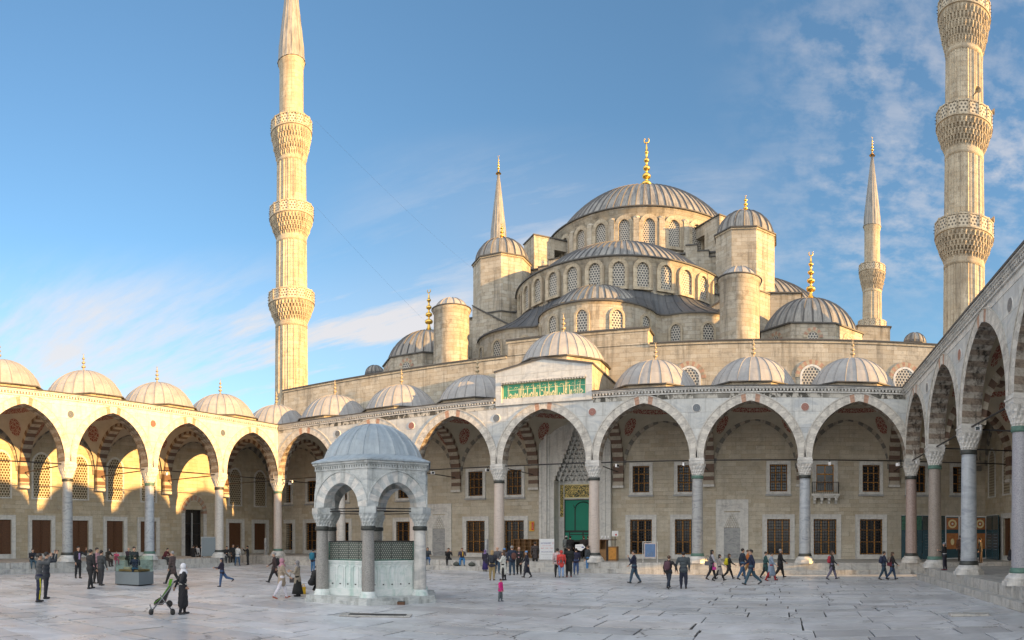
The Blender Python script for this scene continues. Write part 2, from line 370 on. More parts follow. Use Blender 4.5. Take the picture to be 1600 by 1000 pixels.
def wall_open(mb, s0, s1, z0, z1, t, dep, ops, mat, zmax=None):
    xs = sorted(set([s0, s1] + [v for o in ops for v in o[:2]])); zs = sorted(set([z0, z1] + [v for o in ops for v in o[2:4]]))
    for i in range(len(xs)-1):
        for j in range(len(zs)-1):
            cx, cz = (xs[i]+xs[i+1])/2, (zs[j]+zs[j+1])/2
            if any(o[0] < cx < o[1] and o[2] < cz < o[3] for o in ops): continue
            mb.face([(xs[i],t,zs[j]), (xs[i+1],t,zs[j]), (xs[i+1],t,zs[j+1]), (xs[i],t,zs[j+1])], mat)
    for a, b, c, d in ops:
        mb.face([(a,t,c),(a,t+dep,c),(a,t+dep,d),(a,t,d)], mat); mb.face([(b,t,c),(b,t+dep,c),(b,t+dep,d),(b,t,d)], mat)
        mb.face([(a,t,c),(b,t,c),(b,t+dep,c),(a,t+dep,c)], mat); mb.face([(a,t,d),(b,t,d),(b,t+dep,d),(a,t+dep,d)], mat)
def frame(mb, a, b, c, d, w, t0, t1, mat, sill=True):
    """rectangular stone frame around opening a..b, c..d"""
    mb.box(a-w, a, t0, t1, c-(w if sill else 0), d+w, mat); mb.box(b, b+w, t0, t1, c-(w if sill else 0), d+w, mat)
    mb.box(a, b, t0, t1, d, d+w, mat)
    if sill: mb.box(a, b, t0, t1, c-w, c, mat)
def ribdome(mb, cx, cy, R, z0, rise, nr, mat,  a0=0.0, a1=2*pi, ph=0.0, rh=.05, rw=.05, rows=12, seams=(3,), skirt=0.0, melon=0.0):
    rho = (R*R + rise*rise) / (2*rise); cz = z0 + rise - rho; t1_ = math.asin(min(1, R/rho)) if rise <= R else pi - math.asin(R/rho)
    prof = []
    if skirt: prof.append((R + skirt, z0 - skirt*.25))
    for k in range(rows + 1):
        t = t1_ * (1 - k / rows); r = rho*sin(t); z = cz + rho*cos(t)
        prof.append((max(r, .02), z))
        if k in seams: prof.append((max(r, .02) - .045, z + .022))
    angs = []
    full = abs(a1-a0-2*pi) < 1e-6; N_ = nr
    for i in range(N_ + (0 if full else 1)):
        a = ph + a0 + (a1-a0)*i/N_; da = rw/R; st = (a1-a0)/N_
        angs += [(a-da, 0), (a, 1), (a+da, 0)]
        if (full or i < N_):
            for q in (.3, .5, .7): angs.append((a+st*q, -2 if q == .5 else -3))
    seamm = {'mosque_lead': RIBD, 'arcade_lead': RIBL}.get(mat.name, mat); rows_ = []; vv = 0; vs = []
    for k, (r, z) in enumerate(prof):
        if k: vv += hypot(r-prof[k-1][0], z-prof[k-1][1])
        vs.append(vv); row = []
        for a, fl in angs:
            sc_ = min(1, r/(R*.25))
            rr = r + (rh*sc_ if fl == 1 else (melon*sc_*r/R if fl == -2 else (melon*.75*sc_*r/R if fl == -3 else 0)))
            row.append(mb.V((cx+rr*cos(a), cy+rr*sin(a), z + (rh*.6*sc_ if fl == 1 else 0))))
        rows_.append(row)
    M = len(angs); q = M if full else M-1
    for k in range(len(prof)-1):
        for i in range(q):
            j = (i+1) % M; u0 = angs[i][0]*R; u1 = (angs[j][0] + (2*pi if j == 0 else 0))*R
            mb.fi([rows_[k][i], rows_[k][j], rows_[k+1][j], rows_[k+1][i]], seamm if ((angs[i][1] in (0, 1) and angs[j][1] in (0, 1)) or (prof[k][0]-prof[k+1][0] < .05 and k < len(prof)-2)) else mat, angs[i][1] not in (0, 1), [(u0,vs[k]),(u1,vs[k]),(u1,vs[k+1]),(u0,vs[k+1])])
def finial_mb(h, mat, r=.16, bulbs=3, crescent=True):
    mb = MB(); prof = [(r*2.0, -.05*h), (r*1.3, .02*h), (r*.75, .07*h), (r*.4, .13*h), (r*.32, .17*h)]
    z = .17*h; step = .64*h/bulbs
    for b in range(bulbs):
        br = r*(1.0 - .16*b); bz = z + step*.5
        for t in (-1, -.75, -.4, 0, .4, .75, 1): prof.append((r*.25 + (br - r*.25)*sqrt(max(0, 1-t*t)), bz + t*min(step*.34, br*.62)))
        z += step; prof.append((r*.22, z))
    prof.append((.02, .90*h))
    mb.lathe(0, 0, prof, 14, mat)
    if crescent:
        n = 14; R = .042*h; c = .895*h + R
        for i in range(2, n-1):
            a = pi/2 + 2*pi*i/n - pi/n*1.0; b2 = a + 2*pi/n
            w = R*(.30 - .16*abs(i-n/2)/(n/2))
            mb.tube((R*cos(a), 0, c+R*sin(a)), (R*cos(b2), 0, c+R*sin(b2)), w, w, mat, 5)
    return mb
# ---- prototype meshes (linked copies everywhere)
def star_capital(mat):
    mb = MB(); z = 6.40; n = 64
    tiers = [(.37, .38, 6.40, 6.50), (.385, .43, 6.50, 6.68), (.42, .49, 6.68, 6.90), (.47, .55, 6.90, 7.14)]
    def sq(r, a, f):   # blend from circle to square
        c_, s_ = abs(cos(a)), abs(sin(a)); return r * ((1-f) + f * min(1.28, 1/max(c_, s_)))
    k = 0; prev = None
    for (r0, r1, z0, z1) in tiers:
        f = k / 4.0
        rows = []
        for (r, z, amp) in ((r0, z0, .0), (r0+.4*(r1-r0), z0+.45*(z1-z0), .045), (r1, z1, .02), (r1, z1+.015, 0), (r1*.93, z1+.016, 0)):
            rows.append([mb.V(((sq(r, 2*pi*i/n, f) - amp*(1 if (i//2+k) % 2 else 0))*cos(2*pi*i/n), (sq(r, 2*pi*i/n, f) - amp*(1 if (i//2+k) % 2 else 0))*sin(2*pi*i/n), z)) for i in range(n)])
        for a, b in zip(rows[:-1], rows[1:]):
            for i in range(n): mb.fi([a[i], a[(i+1) % n], b[(i+1) % n], b[i]], mat)
        k += 1
    mb.box(-.48, .48, -.47, .47, 7.155, 7.36, mat); mb.box(-.50, .50, -.50, .50, 7.36, 7.44, mat); mb.box(-.455, .455, -.455, .455, 7.44, 7.56, mat)
    return mb
def base_mb(mat):
    mb = MB(); c = 1 / cos(pi/8)
    mb.ngon(0, 0, .66*c, 8, .70, .86, mat, pi/8); mb.ngon(0, 0, .60*c, 8, .86, .93, mat, pi/8)
    mb.lathe(0, 0, [(.60, .93), (.61, .98), (.56, 1.03), (.48, 1.10), (.47, 1.14), (.455, 1.15)], 28, mat)
    return mb
def lowring_mb(mat):
    mb = MB(); mb.lathe(0, 0, [(.38, 1.14), (.455, 1.15), (.45, 1.22), (.42, 1.26), (.425, 1.33), (.37, 1.34)], 28, mat); return mb
def rings_mb(mat):
    mb = MB()
    mb.lathe(0, 0, [(.33, 6.20), (.385, 6.21), (.40, 6.28), (.385, 6.34), (.40, 6.41), (.33, 6.42)], 28, mat)
    return mb
PROTO = {}
def proto(key, fn):
    if key not in PROTO:
        o = fn().build(key.split('|')[0]); PROTO[key] = o.data; bpy.data.objects.remove(o)
    return PROTO[key]
def inst(name, data, parent, loc=(0,0,0), rz=0.0, rx=0.0):
    o = bpy.data.objects.new(name, data); COL.objects.link(o); o.parent = parent; o.location = loc; o.rotation_euler = (rx, 0, rz); return o
def shaft_mb(mat):
    mb = MB(); mb.lathe(0, 0, [(.375, 1.30), (.372, 2.5), (.36, 4.2), (.345, 5.6), (.338, 6.24)], 32, mat); return mb
def column(parent, s, mat, ring=BRONZE, t=0.0):
    c = inst('column', proto('column|' + mat.name, lambda: shaft_mb(mat)), parent, (s, t, 0))
    inst('column_base', proto('column_base|', lambda: base_mb(MAR)), c)
    inst('metal_ring', proto('ring|' + ring.name, lambda: rings_mb(ring)), c); inst('metal_ring', proto('lowring|' + ring.name, lambda: lowring_mb(ring)), c)
    inst('capital', proto('capital|', lambda: star_capital(MAR)), c)
    return c
def fmat(k, n):
    if k in (n-3, n-4, n+2, n+3): return VR
    if k in (n-2, n-1, n, n+1): return VA
    return VA if (k//2) % 2 else VB
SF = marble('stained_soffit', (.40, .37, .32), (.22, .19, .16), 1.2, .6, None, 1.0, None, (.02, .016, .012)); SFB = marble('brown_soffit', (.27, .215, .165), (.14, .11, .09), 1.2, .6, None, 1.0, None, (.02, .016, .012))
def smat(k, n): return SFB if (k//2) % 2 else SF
def tmat(k, n): return SA if (k//2) % 2 else SB
def gmat(k, n): return SG if (k//2) % 2 else SB
def archivolt_mb():
    mb = MB(); voussoirs(mb, 0, ZS, AH, AR, .50, -WT-.03, WT+.03, 36, fmat, soff=smat)
    voussoirs(mb, 0, ZS, AH+.50, sqrt((AH+.6475+.50)**2 - .6475**2), .07, -WT-.06, -WT+.01, 28, lambda k, n: VB)
    return mb
def transverse_mb():   # along +y from the column to the rear wall
    mb = MB(); mb.T = Matrix.Translation((0, .43 + 3.28, 0)) @ Matrix.Rotation(pi/2, 4, 'Z')
    a, h = 3.0, 3.6
    voussoirs(mb, 0, ZS, a, h, .46, -.40, .40, 30, tmat, False)
    archwall(mb, -3.28, 3.28, 0, ZS, a, h, 12.0, -.36, .36, PLAS, 14, .4)
    mb.T = None
    for i_, z_ in enumerate((7.26, 6.96, 6.66, 6.36)): mb.box(-.40, .40, 6.71, 6.99, z_, z_+.30, SA if i_ % 2 == 0 else SB)
    mb.box(-.44, .44, 6.66, 6.99, 6.18, 6.36, MAR)
    mb.tube((0, .3, 7.40), (0, 6.6, 7.40), .04, .04, IRON, 6)
    return mb
def medallion_mat():
    m, nt, b = new_mat('painted_medallion'); uv, ob = tc(nt)
    v = N(nt, 'ShaderNodeTexVoronoi', feature='DISTANCE_TO_EDGE'); v.inputs['Scale'].default_value = 7; L(nt, uv, v.inputs['Vector'])
    f = ramp(nt, v.outputs[0], [(.05, 0.0), (.09, 1.0)])
    L(nt, mixc(nt, f, (.42, .34, .26), (.22, .06, .045)), b.inputs['Base Color']); b.inputs['Roughness'].default_value = .85
    return m
MEDAL = medallion_mat()
def vault_mb():
    mb = MB(); hs, ht = 3.12, 3.27; R2 = hs*hs + ht*ht + .02; n = 24; k_ = 1.10; z0 = 7.72
    zf = lambda x, y: z0 + k_*sqrt(max(0, R2 - x*x - y*y))
    g = [[mb.V((hs*(2*i/n-1), .43 + ht + ht*(2*j/n-1), zf(hs*(2*i/n-1), ht*(2*j/n-1)))) for i in range(n+1)] for j in range(n+1)]
    for j in range(n):
        for i in range(n): mb.fi([g[j][i], g[j][i+1], g[j+1][i+1], g[j+1][i]], PLAS, True)
    # painted ring and four medallions just under the plaster
    def patch(cx, cy, r0, r1, m, mat):
        for i in range(m):
            a, b = 2*pi*i/m, 2*pi*(i+1)/m; q = []
            for r, t in ((r0, a), (r1, a), (r1, b), (r0, b)):
                x, y = cx+r*cos(t), cy+r*sin(t); q.append((x, .43+ht+y, zf(x, y)-.03))
            mb.face(q if r0 > 0 else q[1:3] + q[:1], mat, False, [(cx+r*cos(t), cy+r*sin(t)) for r, t in (((r0,a),(r1,a),(r1,b),(r0,b)) if r0 > 0 else ((r1,a),(r1,b),(r0,a)))])
    patch(0, 0, 2.35, 2.72, 40, MEDAL)
    for sx in (-1, 1):
        for sy in (-1, 1):
            for r0, r1 in ((0, .25), (.25, .45)): patch(sx*2.42, sy*2.52, r0, r1, 16, MEDAL)
    return mb
def bay_dome(parent, s, t=.0, dz=0.0, sc_=1.0):
    def drum():
        mb = MB(); c = 1
        mb.ngon(0, 0, 3.42, 8, 12.18, 12.60, ASHM, pi/8); mb.ngon(0, 0, 3.60, 8, 12.60, 12.68, EAVE, pi/8)
        return mb
    def dome():
        mb = MB(); ribdome(mb, 0, 0, 3.08, 12.70, 2.30, 24, LEADA, skirt=.32, rh=.035, rw=.03, seams=(3,), rows=12); return mb
    d = inst('dome', proto('dome|', dome), parent, (s, t, dz)); d.rotation_euler.z = .07 * (hash((round(s), round(t))) % 5)
    inst('drum', proto('drum|', drum), d).rotation_euler.z = -d.rotation_euler.z
    inst('finial', proto('finial|stone', lambda: finial_mb(1.45, OLDG, .17, 3)), d, (0, 0, 14.96))
    return d
def lower_window(parent, s, t, kind, zb=1.06, zt=3.74, hw=.86, rz=0.0, label=None):
    """opening is cut in the wall; frame stands 6 cm proud"""
    def fr():
        mb = MB(); fw_ = .20 if kind == 'upper' else .30; frame(mb, -hw, hw, zb, zt, fw_, -.06, .02, SUR); frame(mb, -hw-fw_, hw+fw_, zb-fw_, zt+fw_, .06, -.09, .02, SUR)
        if kind == 'upper': mb.box(-hw-.32, hw+.32, -.18, .02, zb-.33, zb-.20, GREYM)
        return mb
    def grille():
        mb = MB(); nx = 3; w = 2*hw
        mb.box(-hw, hw, .30, .32, zb, zt, GLASSD)
        for x in (-hw+.05, -hw/3, hw/3, hw-.05): mb.box(x-.045, x+.045, .20, .27, zb, zt, WOODO)
        for z in (zb+.05, zb+(zt-zb)*.36, zb+(zt-zb)*.7, zt-.05): mb.box(-hw+.001, hw-.001, .215, .262, z-.035, z+.035, WOODO)
        for i in range(9): x = -hw + w*(i+.5)/9; mb.box(x-.014, x+.014, .08, .11, zb, zt, IRON)
        m = int((zt-zb)/.22)
        for j in range(m): z = zb + (zt-zb)*(j+.5)/m; mb.box(-hw, hw, .082, .108, z-.016, z+.016, IRON)
        for i in range(9):
            for j in range(m):
                x = -hw + w*(i+.5)/9; z = zb + (zt-zb)*(j+.5)/m; mb.box(x-.026, x+.026, .07, .12, z-.026, z+.026, IRON)
        return mb
    def shutter():
        mb = MB()
        for sg in (-1, 1):
            a, b = (-hw, -.012) if sg < 0 else (.012, hw)
            mb.box(a, b, .14, .20, zb, zt, WOODD)
            hh = (zt-zb)/4
            for j in range(4):
                z0, z1 = zb+hh*j+.06, zb+hh*(j+1)-.06
                mb.box(a+.07, b-.07, .115, .14, z0, z1, WOODD); mb.box(a+.14, b-.14, .095, .115, z0+.09, z1-.09, WOODD)
        mb.box(-.04, .04, .07, .14, zb, zt, WOODD)
        return mb
    key = '%s|%.2f%.2f%.2f' % (kind, zb, zt, hw)
    w = inst('window', proto('window|' + key, fr), parent, (s, t, 0), rz)
    if kind == 'shutter': inst('shutters', proto('shutters|' + key, shutter), w)
    else: inst('window_grille', proto('grille|' + key, grille), w)
    return w
def lattice_window(parent, s, t, z, hw, h, mat, rz=0.0, deep=.08, fr_mat=None, fw=.16, rise=None, name='lattice_window'):
    """pointed window: raised stone frame and pierced panel, base at z"""
    fr_mat = fr_mat or SUR; rise = rise or hw*1.15
    def fr():
        mb = MB(); voussoirs(mb, 0, h-rise, hw, rise, fw, -deep, .03, 8, lambda k, n: fr_mat)
        for sg in (-1, 1): mb.box(min(sg*hw, sg*(hw+fw)), max(sg*hw, sg*(hw+fw)), -deep, .03, 0, h-rise, fr_mat)
        mb.box(-hw-fw, hw+fw, -deep-.02, .03, -fw*.7, 0, fr_mat)
        return mb
    def pane():
        mb = MB(); pts = [(x, h-rise+z_) for x, z_ in pointed(hw, rise, 8)]
        mb.face([(-hw, -.02, 0), (hw, -.02, 0)] + [(x, -.02, z_) for x, z_ in pts[::-1]], mat)
        return mb
    key = '%s|%.2f%.2f%.2f%.2f%.2f%s' % (mat.name, hw, h, deep, fw, rise, fr_mat.name)
    w = inst(name, proto('latf|' + key, fr), parent, (s, t, z), rz)
    inst('pierced_panel', proto('latp|' + key, pane), w)
    return w
def floodlight_mb():
    mb = MB(); mb.box(-.14, .14, -.06, .06, -.32, -.12, WHITE); mb.box(-.11, .11, -.08, -.06, -.30, -.14, GLASSD); mb.tube((0,0,-.14), (0,0,0), .02, .02, IRON, 5); mb.box(-.17,.17,-.02,.02,-.14,-.11, WHITE)
    return mb
RB = {}
def roundel_mb(mat):
    mb = MB(); mb.T = Matrix.Rotation(pi/2, 4, 'X'); mb.lathe(0, 0, [(.25, 0), (.25, .035), (.02, .036)], 24, mat, smooth=False); mb.lathe(0, 0, [(.30, .0), (.29, .022), (.25, .024)], 24, MAR); return mb

def arcade(name, label, origin, rz, nb, cols, s_lo, s_hi, first, wing, rings=None):
    """nb bays from the first column axis at s=0; local x runs along the front, local y to the rear"""
    A = tag(empty(name, (origin[0], origin[1], 0), rz), label, 'arcade')
    cm = 1 if wing == 'right' else 0            # the corner column belongs to the rear arcade
    fs0 = .43 + .003 if wing == 'right' else (-.43 if wing == 'back' else -.43)
    fs1 = nb*S + .43 if wing != 'left' else nb*S - .433
    mb = MB()
    for k in range(nb):
        lo = fs0 if k == 0 else k*S; hi = fs1 if k == nb-1 else (k+1)*S
        archwall(mb, lo, hi, (k+.5)*S, ZS, AH, AR, ZC, -WT, WT, FAC)
    mb.box(fs0, fs1, -WT, WT, ZC, 12.08, FAC, skip='t')
    mb.build('front_wall', A)
    for k in range(nb): inst('arch_ring', proto('arch_ring|', archivolt_mb), A, ((k+.5)*S, 0, 0))
    # cornice
    c0 = .69 if wing == 'right' else .43; c1 = nb*S - (.69 if wing == 'left' else .43)
    if wing == 'right': c1 = nb*S + .43
    if wing == 'left': c0 = -.43
    mb = MB()
    spans = [(c0, c1)] if wing != 'back' else [(c0, 3*S-.05), (4*S+.05, c1)]
    for a, b in spans:
        mb.box(a, b, -WT-.02, -WT-.002, ZC-.32, ZC-.02, MOLD if wing == 'back' else MAR); mb.box(a, b, -WT-.045, -WT-.002, ZC+.06, ZC+.22, MOLD); mb.box(a, b, -WT-.10, -WT-.002, ZC-.02, ZC+.06, MAR); mb.box(a, b, -WT-.20, -WT-.002, ZC+.22, ZC+.30, MAR); mb.box(a, b, -WT-.27, -WT-.002, ZC+.30, ZC+.36, MAR)
        x = a + .03
        while x < b - .14:
            mb.box(x, x+.11, -WT-.17, -WT-.003, ZC+.10, ZC+.22, MAR); mb.box(x+.025, x+.085, -WT-.13, -WT-.003, ZC+.06, ZC+.10, MAR); x += .22
    mb.build('cornice', A)
    for k in range(cm, nb+1 - (1 if wing == 'left' else 0)):
        column(A, k*S, cols[k % len(cols)], (rings or [BRONZE])[k % len(rings or [BRONZE])])
    for k in range(nb+1):
        if (wing == 'right' and k == 0) or (wing == 'left' and k == nb): pass
        elif not (wing == 'back' and k in (0, nb)):
            inst('roundel', proto('roundel|%d' % (k % 2), lambda k=k: roundel_mb(RND[k % 2])), A, (k*S, -WT, 10.78))
        inst('transverse_arch', proto('transverse|', transverse_mb), A, (k*S, 0, 0))
        if k % 2 == 0 or wing == 'back': inst('floodlight', proto('floodlight|', floodlight_mb), A, (k*S + (-.9 if k % 2 else 1.6), -.02 if k % 2 else 0.0, 7.40), .3*k)
    mb = MB(); mb.tube((0, 0, 7.42), (nb*S, 0, 7.42), .042, .042, IRON, 6); mb.build('tie_rod', A)
    bays = [(k+.5)*S for k in range(nb)]
    if wing == 'back': bays = [-3.6] + bays + [nb*S+3.6]
    for k, s in enumerate(bays):
        inst('vault', proto('vault|', vault_mb), A, (s, 0, 0))
        if wing == 'back' and k == 4: continue
        bay_dome(A, s, 3.7)
    # roof sheet with openings under the domes
    mb = MB(); r0, r1 = -.74, 7.0; hh = 2.2
    if wing == 'back': lo, hi = -7.28, nb*S+7.28
    elif wing == 'right': lo, hi = .745, nb*S+.5
    else: lo, hi = -.5, nb*S-.745
    for (a, b, z0, z1, mt) in ((r0, 3.7-hh, 12.08, 12.17, EAVE), (3.7+hh, r1+(.4 if wing != 'back' else 0), 12.08, 12.17, EAVE)):
        if wing == 'back': [mb.box(q0, q1, a, min(b, .8), z0, z1, mt) for q0, q1 in ((.36, 3*S-.03), (4*S+.03, nb*S-.36))] if a < 0 else None; mb.box(lo, hi, max(a, .8), b, z0, z1, mt)
        else: mb.box(lo, hi, a, b, z0, z1, mt)
    prev = lo
    for s in bays: mb.box(prev, s-hh, 3.7-hh, 3.7+hh, 12.083, 12.168, EAVE); prev = s+hh
    mb.box(prev, hi, 3.7-hh, 3.7+hh, 12.083, 12.168, EAVE)
    mb.build('roof', A)
    # stylobate
    mb = MB()
    if wing == 'back':
        mb.box(-7.3, nb*S+7.3, -.5, 7.0, -.02, ZP, STEPM); mb.box(.2, nb*S-.2, -.82, -.5, -.02, .30, STEPM)
        mb.box(-7.3, .2, -.52, -.5, -.02, .30, STEPM)
    elif wing == 'right':
        mb.box(S-.5, nb*S+.5, -.5, 7.3, -.02, ZP, STEPM); mb.box(S-.9, nb*S+.5, -.85, -.5, -.02, .30, STEPM)
    else:
        mb.box(-.5, nb*S-S+.5, -.5, 7.3, -.02, ZP, STEPM); mb.box(-.5, nb*S-S+.9, -.85, -.5, -.02, .30, STEPM)
    mb.build('marble_step', A)
    return A, bays

BACK, bays_b = arcade('arcade', 'tall rear arcade of seven bays in front of the mosque wall', (XL, DY), 0, 7,
    [PALEP, SPECK, PALEP, PALEP, PALEP, GREYM, BLUEM, PINKG], 0, 0, 0, 'back', [VERD, BRONZE, VERD, BRONZE, BRONZE, VERD, BRONZE, BRONZE])
LEFT, bays_l = arcade('arcade', 'sunlit golden arcade along the left side of the courtyard', (XL, DY-6*S), pi/2, 6,
    [GREYM, SPECK, BLUEM, GREYM, BLUEM, SPECK, SPECK], 0, 0, 0, 'left', [BRONZE, BRONZE, BRONZE, BRONZE, VERD])
RIGHT, bays_r = arcade('arcade', 'shaded arcade along the right edge with blue grey columns', (XR, DY), -pi/2, 6,
    [PINKG, BROWNG, BLUEM, GRAN, BLUEM, GREYM, SPECK], 0, 0, 0, 'right', [BRONZE, VERD, BRONZE, VERD])
# ---- rear walls of the wings
def wing_rear(A, wing):
    nb = 6; mb = MB(); ops = []; t = 7.3
    door_bay = nb-1 if wing == 'left' else 0
    wins = []
    for k in range(nb):
        c = (k+.5)*S
        if k == door_bay: ops.append((c-1.12, c+1.12, 0, 4.9 if wing == 'left' else 3.9))
        else: wins += [c-1.75, c+1.75]
    cc = nb*S + 3.5 if wing == 'left' else -3.5
    wins += [cc-1.75, cc+1.75]
    for w in wins: ops.append((w-.86, w+.86, 1.06, 3.74))
    lo, hi = (-.5, nb*S+7.0) if wing == 'left' else (-7.0, nb*S+.5)
    wall_open(mb, lo, hi, 0, 12.0, t, .5, ops, ASH)
    mb.box(lo, hi, t+.5, t+.9, 3.9, 12.5, ASH)
    for a, b in ((lo, door_bay*S+.5*S-1.12), (door_bay*S+.5*S+1.12, hi)): mb.box(a, b, t+.5, t+.9, 0, 3.9, ASH)
    mb.build('rear_wall', A)
    for w in wins: lower_window(A, w, t, 'shutter')
    for w in wins: lattice_window(A, w, t, 5.5, .74, 3.5, LATW if wing == 'left' or w > 0 else LATW, deep=.07)
    mb = MB()
    for c in [(k+.5)*S for k in range(nb)] + [cc]: voussoirs(mb, c, ZS, 3.0, 3.6, .45, t-.12, t-.002, 26, gmat)
    mb.build('wall_arches', A)
    c = (door_bay+.5)*S
    mb = MB()
    voussoirs(mb, c, 4.55 if wing == 'left' else 3.0, 1.12, 1.25, .42, t-.10, t+.30, 9, lambda k, n: VR if k % 2 else SB)
    # infill round the arch inside the square opening
    pts = pointed(1.12, 1.25, 9)
    zs_ = 4.55 if wing == 'left' else 3.0
    for sg in (-1, 1): mb.box(min(c+sg*1.12, c+sg*1.5), max(c+sg*1.12, c+sg*1.5), t-.08, t-.003, 0, zs_, MAR)
    if wing == 'left':
        mb.box(c-1.12, c+1.12, t+.30, t+.36, 4.9, 6.2, ASH)
    mb.build('doorway', A)
    if wing == 'left':
        mb = MB(); mb.box(c-1.1, c+1.1, t+.40, t+.44, 0.02, 5.8, GLASSD)
        for x in (-1.06, -.1, .1, 1.06): mb.box(c+x-.05, c+x+.05, t+.36, t+.40, 0.02, 4.9, IRON)
        mb.box(c-.05, c+.10, t+.30, t+.37, .02, 4.6, GREYM)
        for z in (2.6, 3.6): mb.box(c-1.06, c+1.06, t+.37, t+.40, z, z+.08, IRON)
        mb.build('door', A)
wing_rear(LEFT, 'left'); wing_rear(RIGHT, 'right')
# ---- raised centre of the rear arcade with the green inscription
a, b = 3*S-.02, 4*S+.02; m = (a+b)/2
mb = MB()
fy = -WT-.14
def ztop(x): return 13.95 + .62*(1-abs(x-m)/(S/2+.02))
pa, pb, pz0, pz1 = m-3.08, m+3.08, 11.78, 13.12
xs = [a, pa, m, pb, b]
for x0, x1 in zip(xs[:-1], xs[1:]):
    if x0 >= pa-.01 and x1 <= pb+.01:
        mb.face([(x0,fy,ZC-.12),(x1,fy,ZC-.12),(x1,fy,pz0),(x0,fy,pz0)], FAC); mb.face([(x0,fy,pz1),(x1,fy,pz1),(x1,fy,ztop(x1)),(x0,fy,ztop(x0))], FAC)
    else: mb.face([(x0,fy,ZC-.12),(x1,fy,ZC-.12),(x1,fy,ztop(x1)),(x0,fy,ztop(x0))], FAC)
for q in (((pa,pz0),(pb,pz0)),((pa,pz1),(pb,pz1)),((pa,pz0),(pa,pz1)),((pb,pz0),(pb,pz1))):
    (x0,z0),(x1,z1) = q; mb.face([(x0,fy,z0),(x1,fy,z1),(x1,fy+.22,z1),(x0,fy+.22,z0)], MAR)
mb.face([(a,fy,ZC-.12),(b,fy,ZC-.12),(b,-WT-.001,ZC-.12),(a,-WT-.001,ZC-.12)], FAC)
for x in (a, b): mb.face([(x,fy,ZC-.12),(x,6.99,ZC-.12),(x,6.99,13.95),(x,fy,13.95)], ASHM)
mb.box(pa-.02, pb+.02, fy-.10, fy-.002, pz1+.03, pz1+.14, MAR)
x = pa
while x < pb-.1: mb.box(x, x+.10, fy-.07, fy-.002, pz1-.06, pz1+.03, MAR); x += .2
mb.build('raised_centre', BACK)
mb = MB(); ov = .10
for x0, x1 in ((a-ov, m), (m, b+ov)):
    z0, z1 = ztop(x0)+.01, ztop(x1)+.01
    mb.face([(x0,fy-ov,z0),(x1,fy-ov,z1),(x1,6.99,z1),(x0,6.99,z0)], LEADA); mb.face([(x0,fy-ov,z0),(x1,fy-ov,z1),(x1,fy-ov,z1+.10),(x0,fy-ov,z0+.10)], EAVE)
    mb.face([(x0,fy-ov,z0+.10),(x1,fy-ov,z1+.10),(x1,6.99,z1+.10),(x0,6.99,z0+.10)], LEADA)
mb.box(a-ov, a-ov+.02, fy-ov, 6.99, ztop(a)-.01, ztop(a)+.10, EAVE); mb.box(b+ov-.02, b+ov, fy-ov, 6.99, ztop(b)-.01, ztop(b)+.10, EAVE)
mb.build('gable_roof', BACK)
mb = MB(); mb.ngon(0, 0, 3.42, 8, 14.0, 15.0, ASHM, pi/8); mb.ngon(0, 0, 3.62, 8, 15.0, 15.09, EAVE, pi/8); 
dr = mb.build('drum', BACK, (m, 3.9, 0))
mb = MB(); ribdome(mb, 0, 0, 3.15, 15.12, 2.45, 28, LEADA, skirt=.3, rh=.035, rw=.03, seams=(3,)); d = mb.build('dome', BACK, (m, 3.9, 0)); dr.parent = d; dr.location = (0, 0, 0)
inst('finial', proto('finial|stone', lambda: finial_mb(1.45, OLDG, .17, 3)), d, (0, 0, 17.5)).scale = (1.1, 1.1, 1.15)
ip = MB(); ip.box(pa+.02, pb-.02, fy+.17, fy+.21, pz0+.02, pz1-.02, TILE)
g = .035
for q in ((pa+.05, pb-.05, pz0+.04, pz0+.04+g), (pa+.05, pb-.05, pz1-.04-g, pz1-.04), (pa+.05, pa+.05+g, pz0+.04, pz1-.04), (pb-.05-g, pb-.05, pz0+.04, pz1-.04), (pa+.4, pb-.1, pz0+.86, pz0+.885)):
    ip.box(q[0], q[1], fy+.155, fy+.168, q[2], q[3], GOLDP)
rnd = random.Random(3)
for i, fx in enumerate((.075, .235, .255, .38, .46, .56, .64, .76, .775, .87, .93)):     # tall strokes of the letters
    x = pa + (pb-pa)*fx; ip.box(x-.018, x+.018, fy+.154, fy+.167, pz0+.42, pz1-.10, GOLDP)
for i in range(13):                                                            # small marks over the line
    x = pa + .5 + i*.42; z = pz1-.28 - .06*(i % 2)
    ip.path([(x, fy+.16, z-.05), (x+.09, fy+.16, z+.08), (x+.17, fy+.16, z-.02), (x+.25, fy+.16, z+.05)], .013, GOLDP, 4)
ipo = ip.build('inscription_panel', BACK)
fm = dict(Hi='\ufea3', Af='\ufe8e', Fi='\ufed3', Zm='\ufec8', Wf='\ufeee', A='\ufe8d', Ai='\ufecb', Lm='\ufee0', Yf='\ufef0', Li='\ufedf', Sm='\ufebc', T='\ufe95', W='\ufeed', Tm='\ufe93', Si='\ufeb3', Tam='\ufec4')
wd = lambda s_: ''.join(fm[k] for k in reversed(s_.split()))
txt = ' '.join([wd('A Li Wf Si Tam Yf'), wd('W A Li Sm Lm Wf Tm'), wd('A Li Sm Lm Wf A T'), wd('Ai Lm Yf'), wd('Hi Af Fi Zm Wf A')])
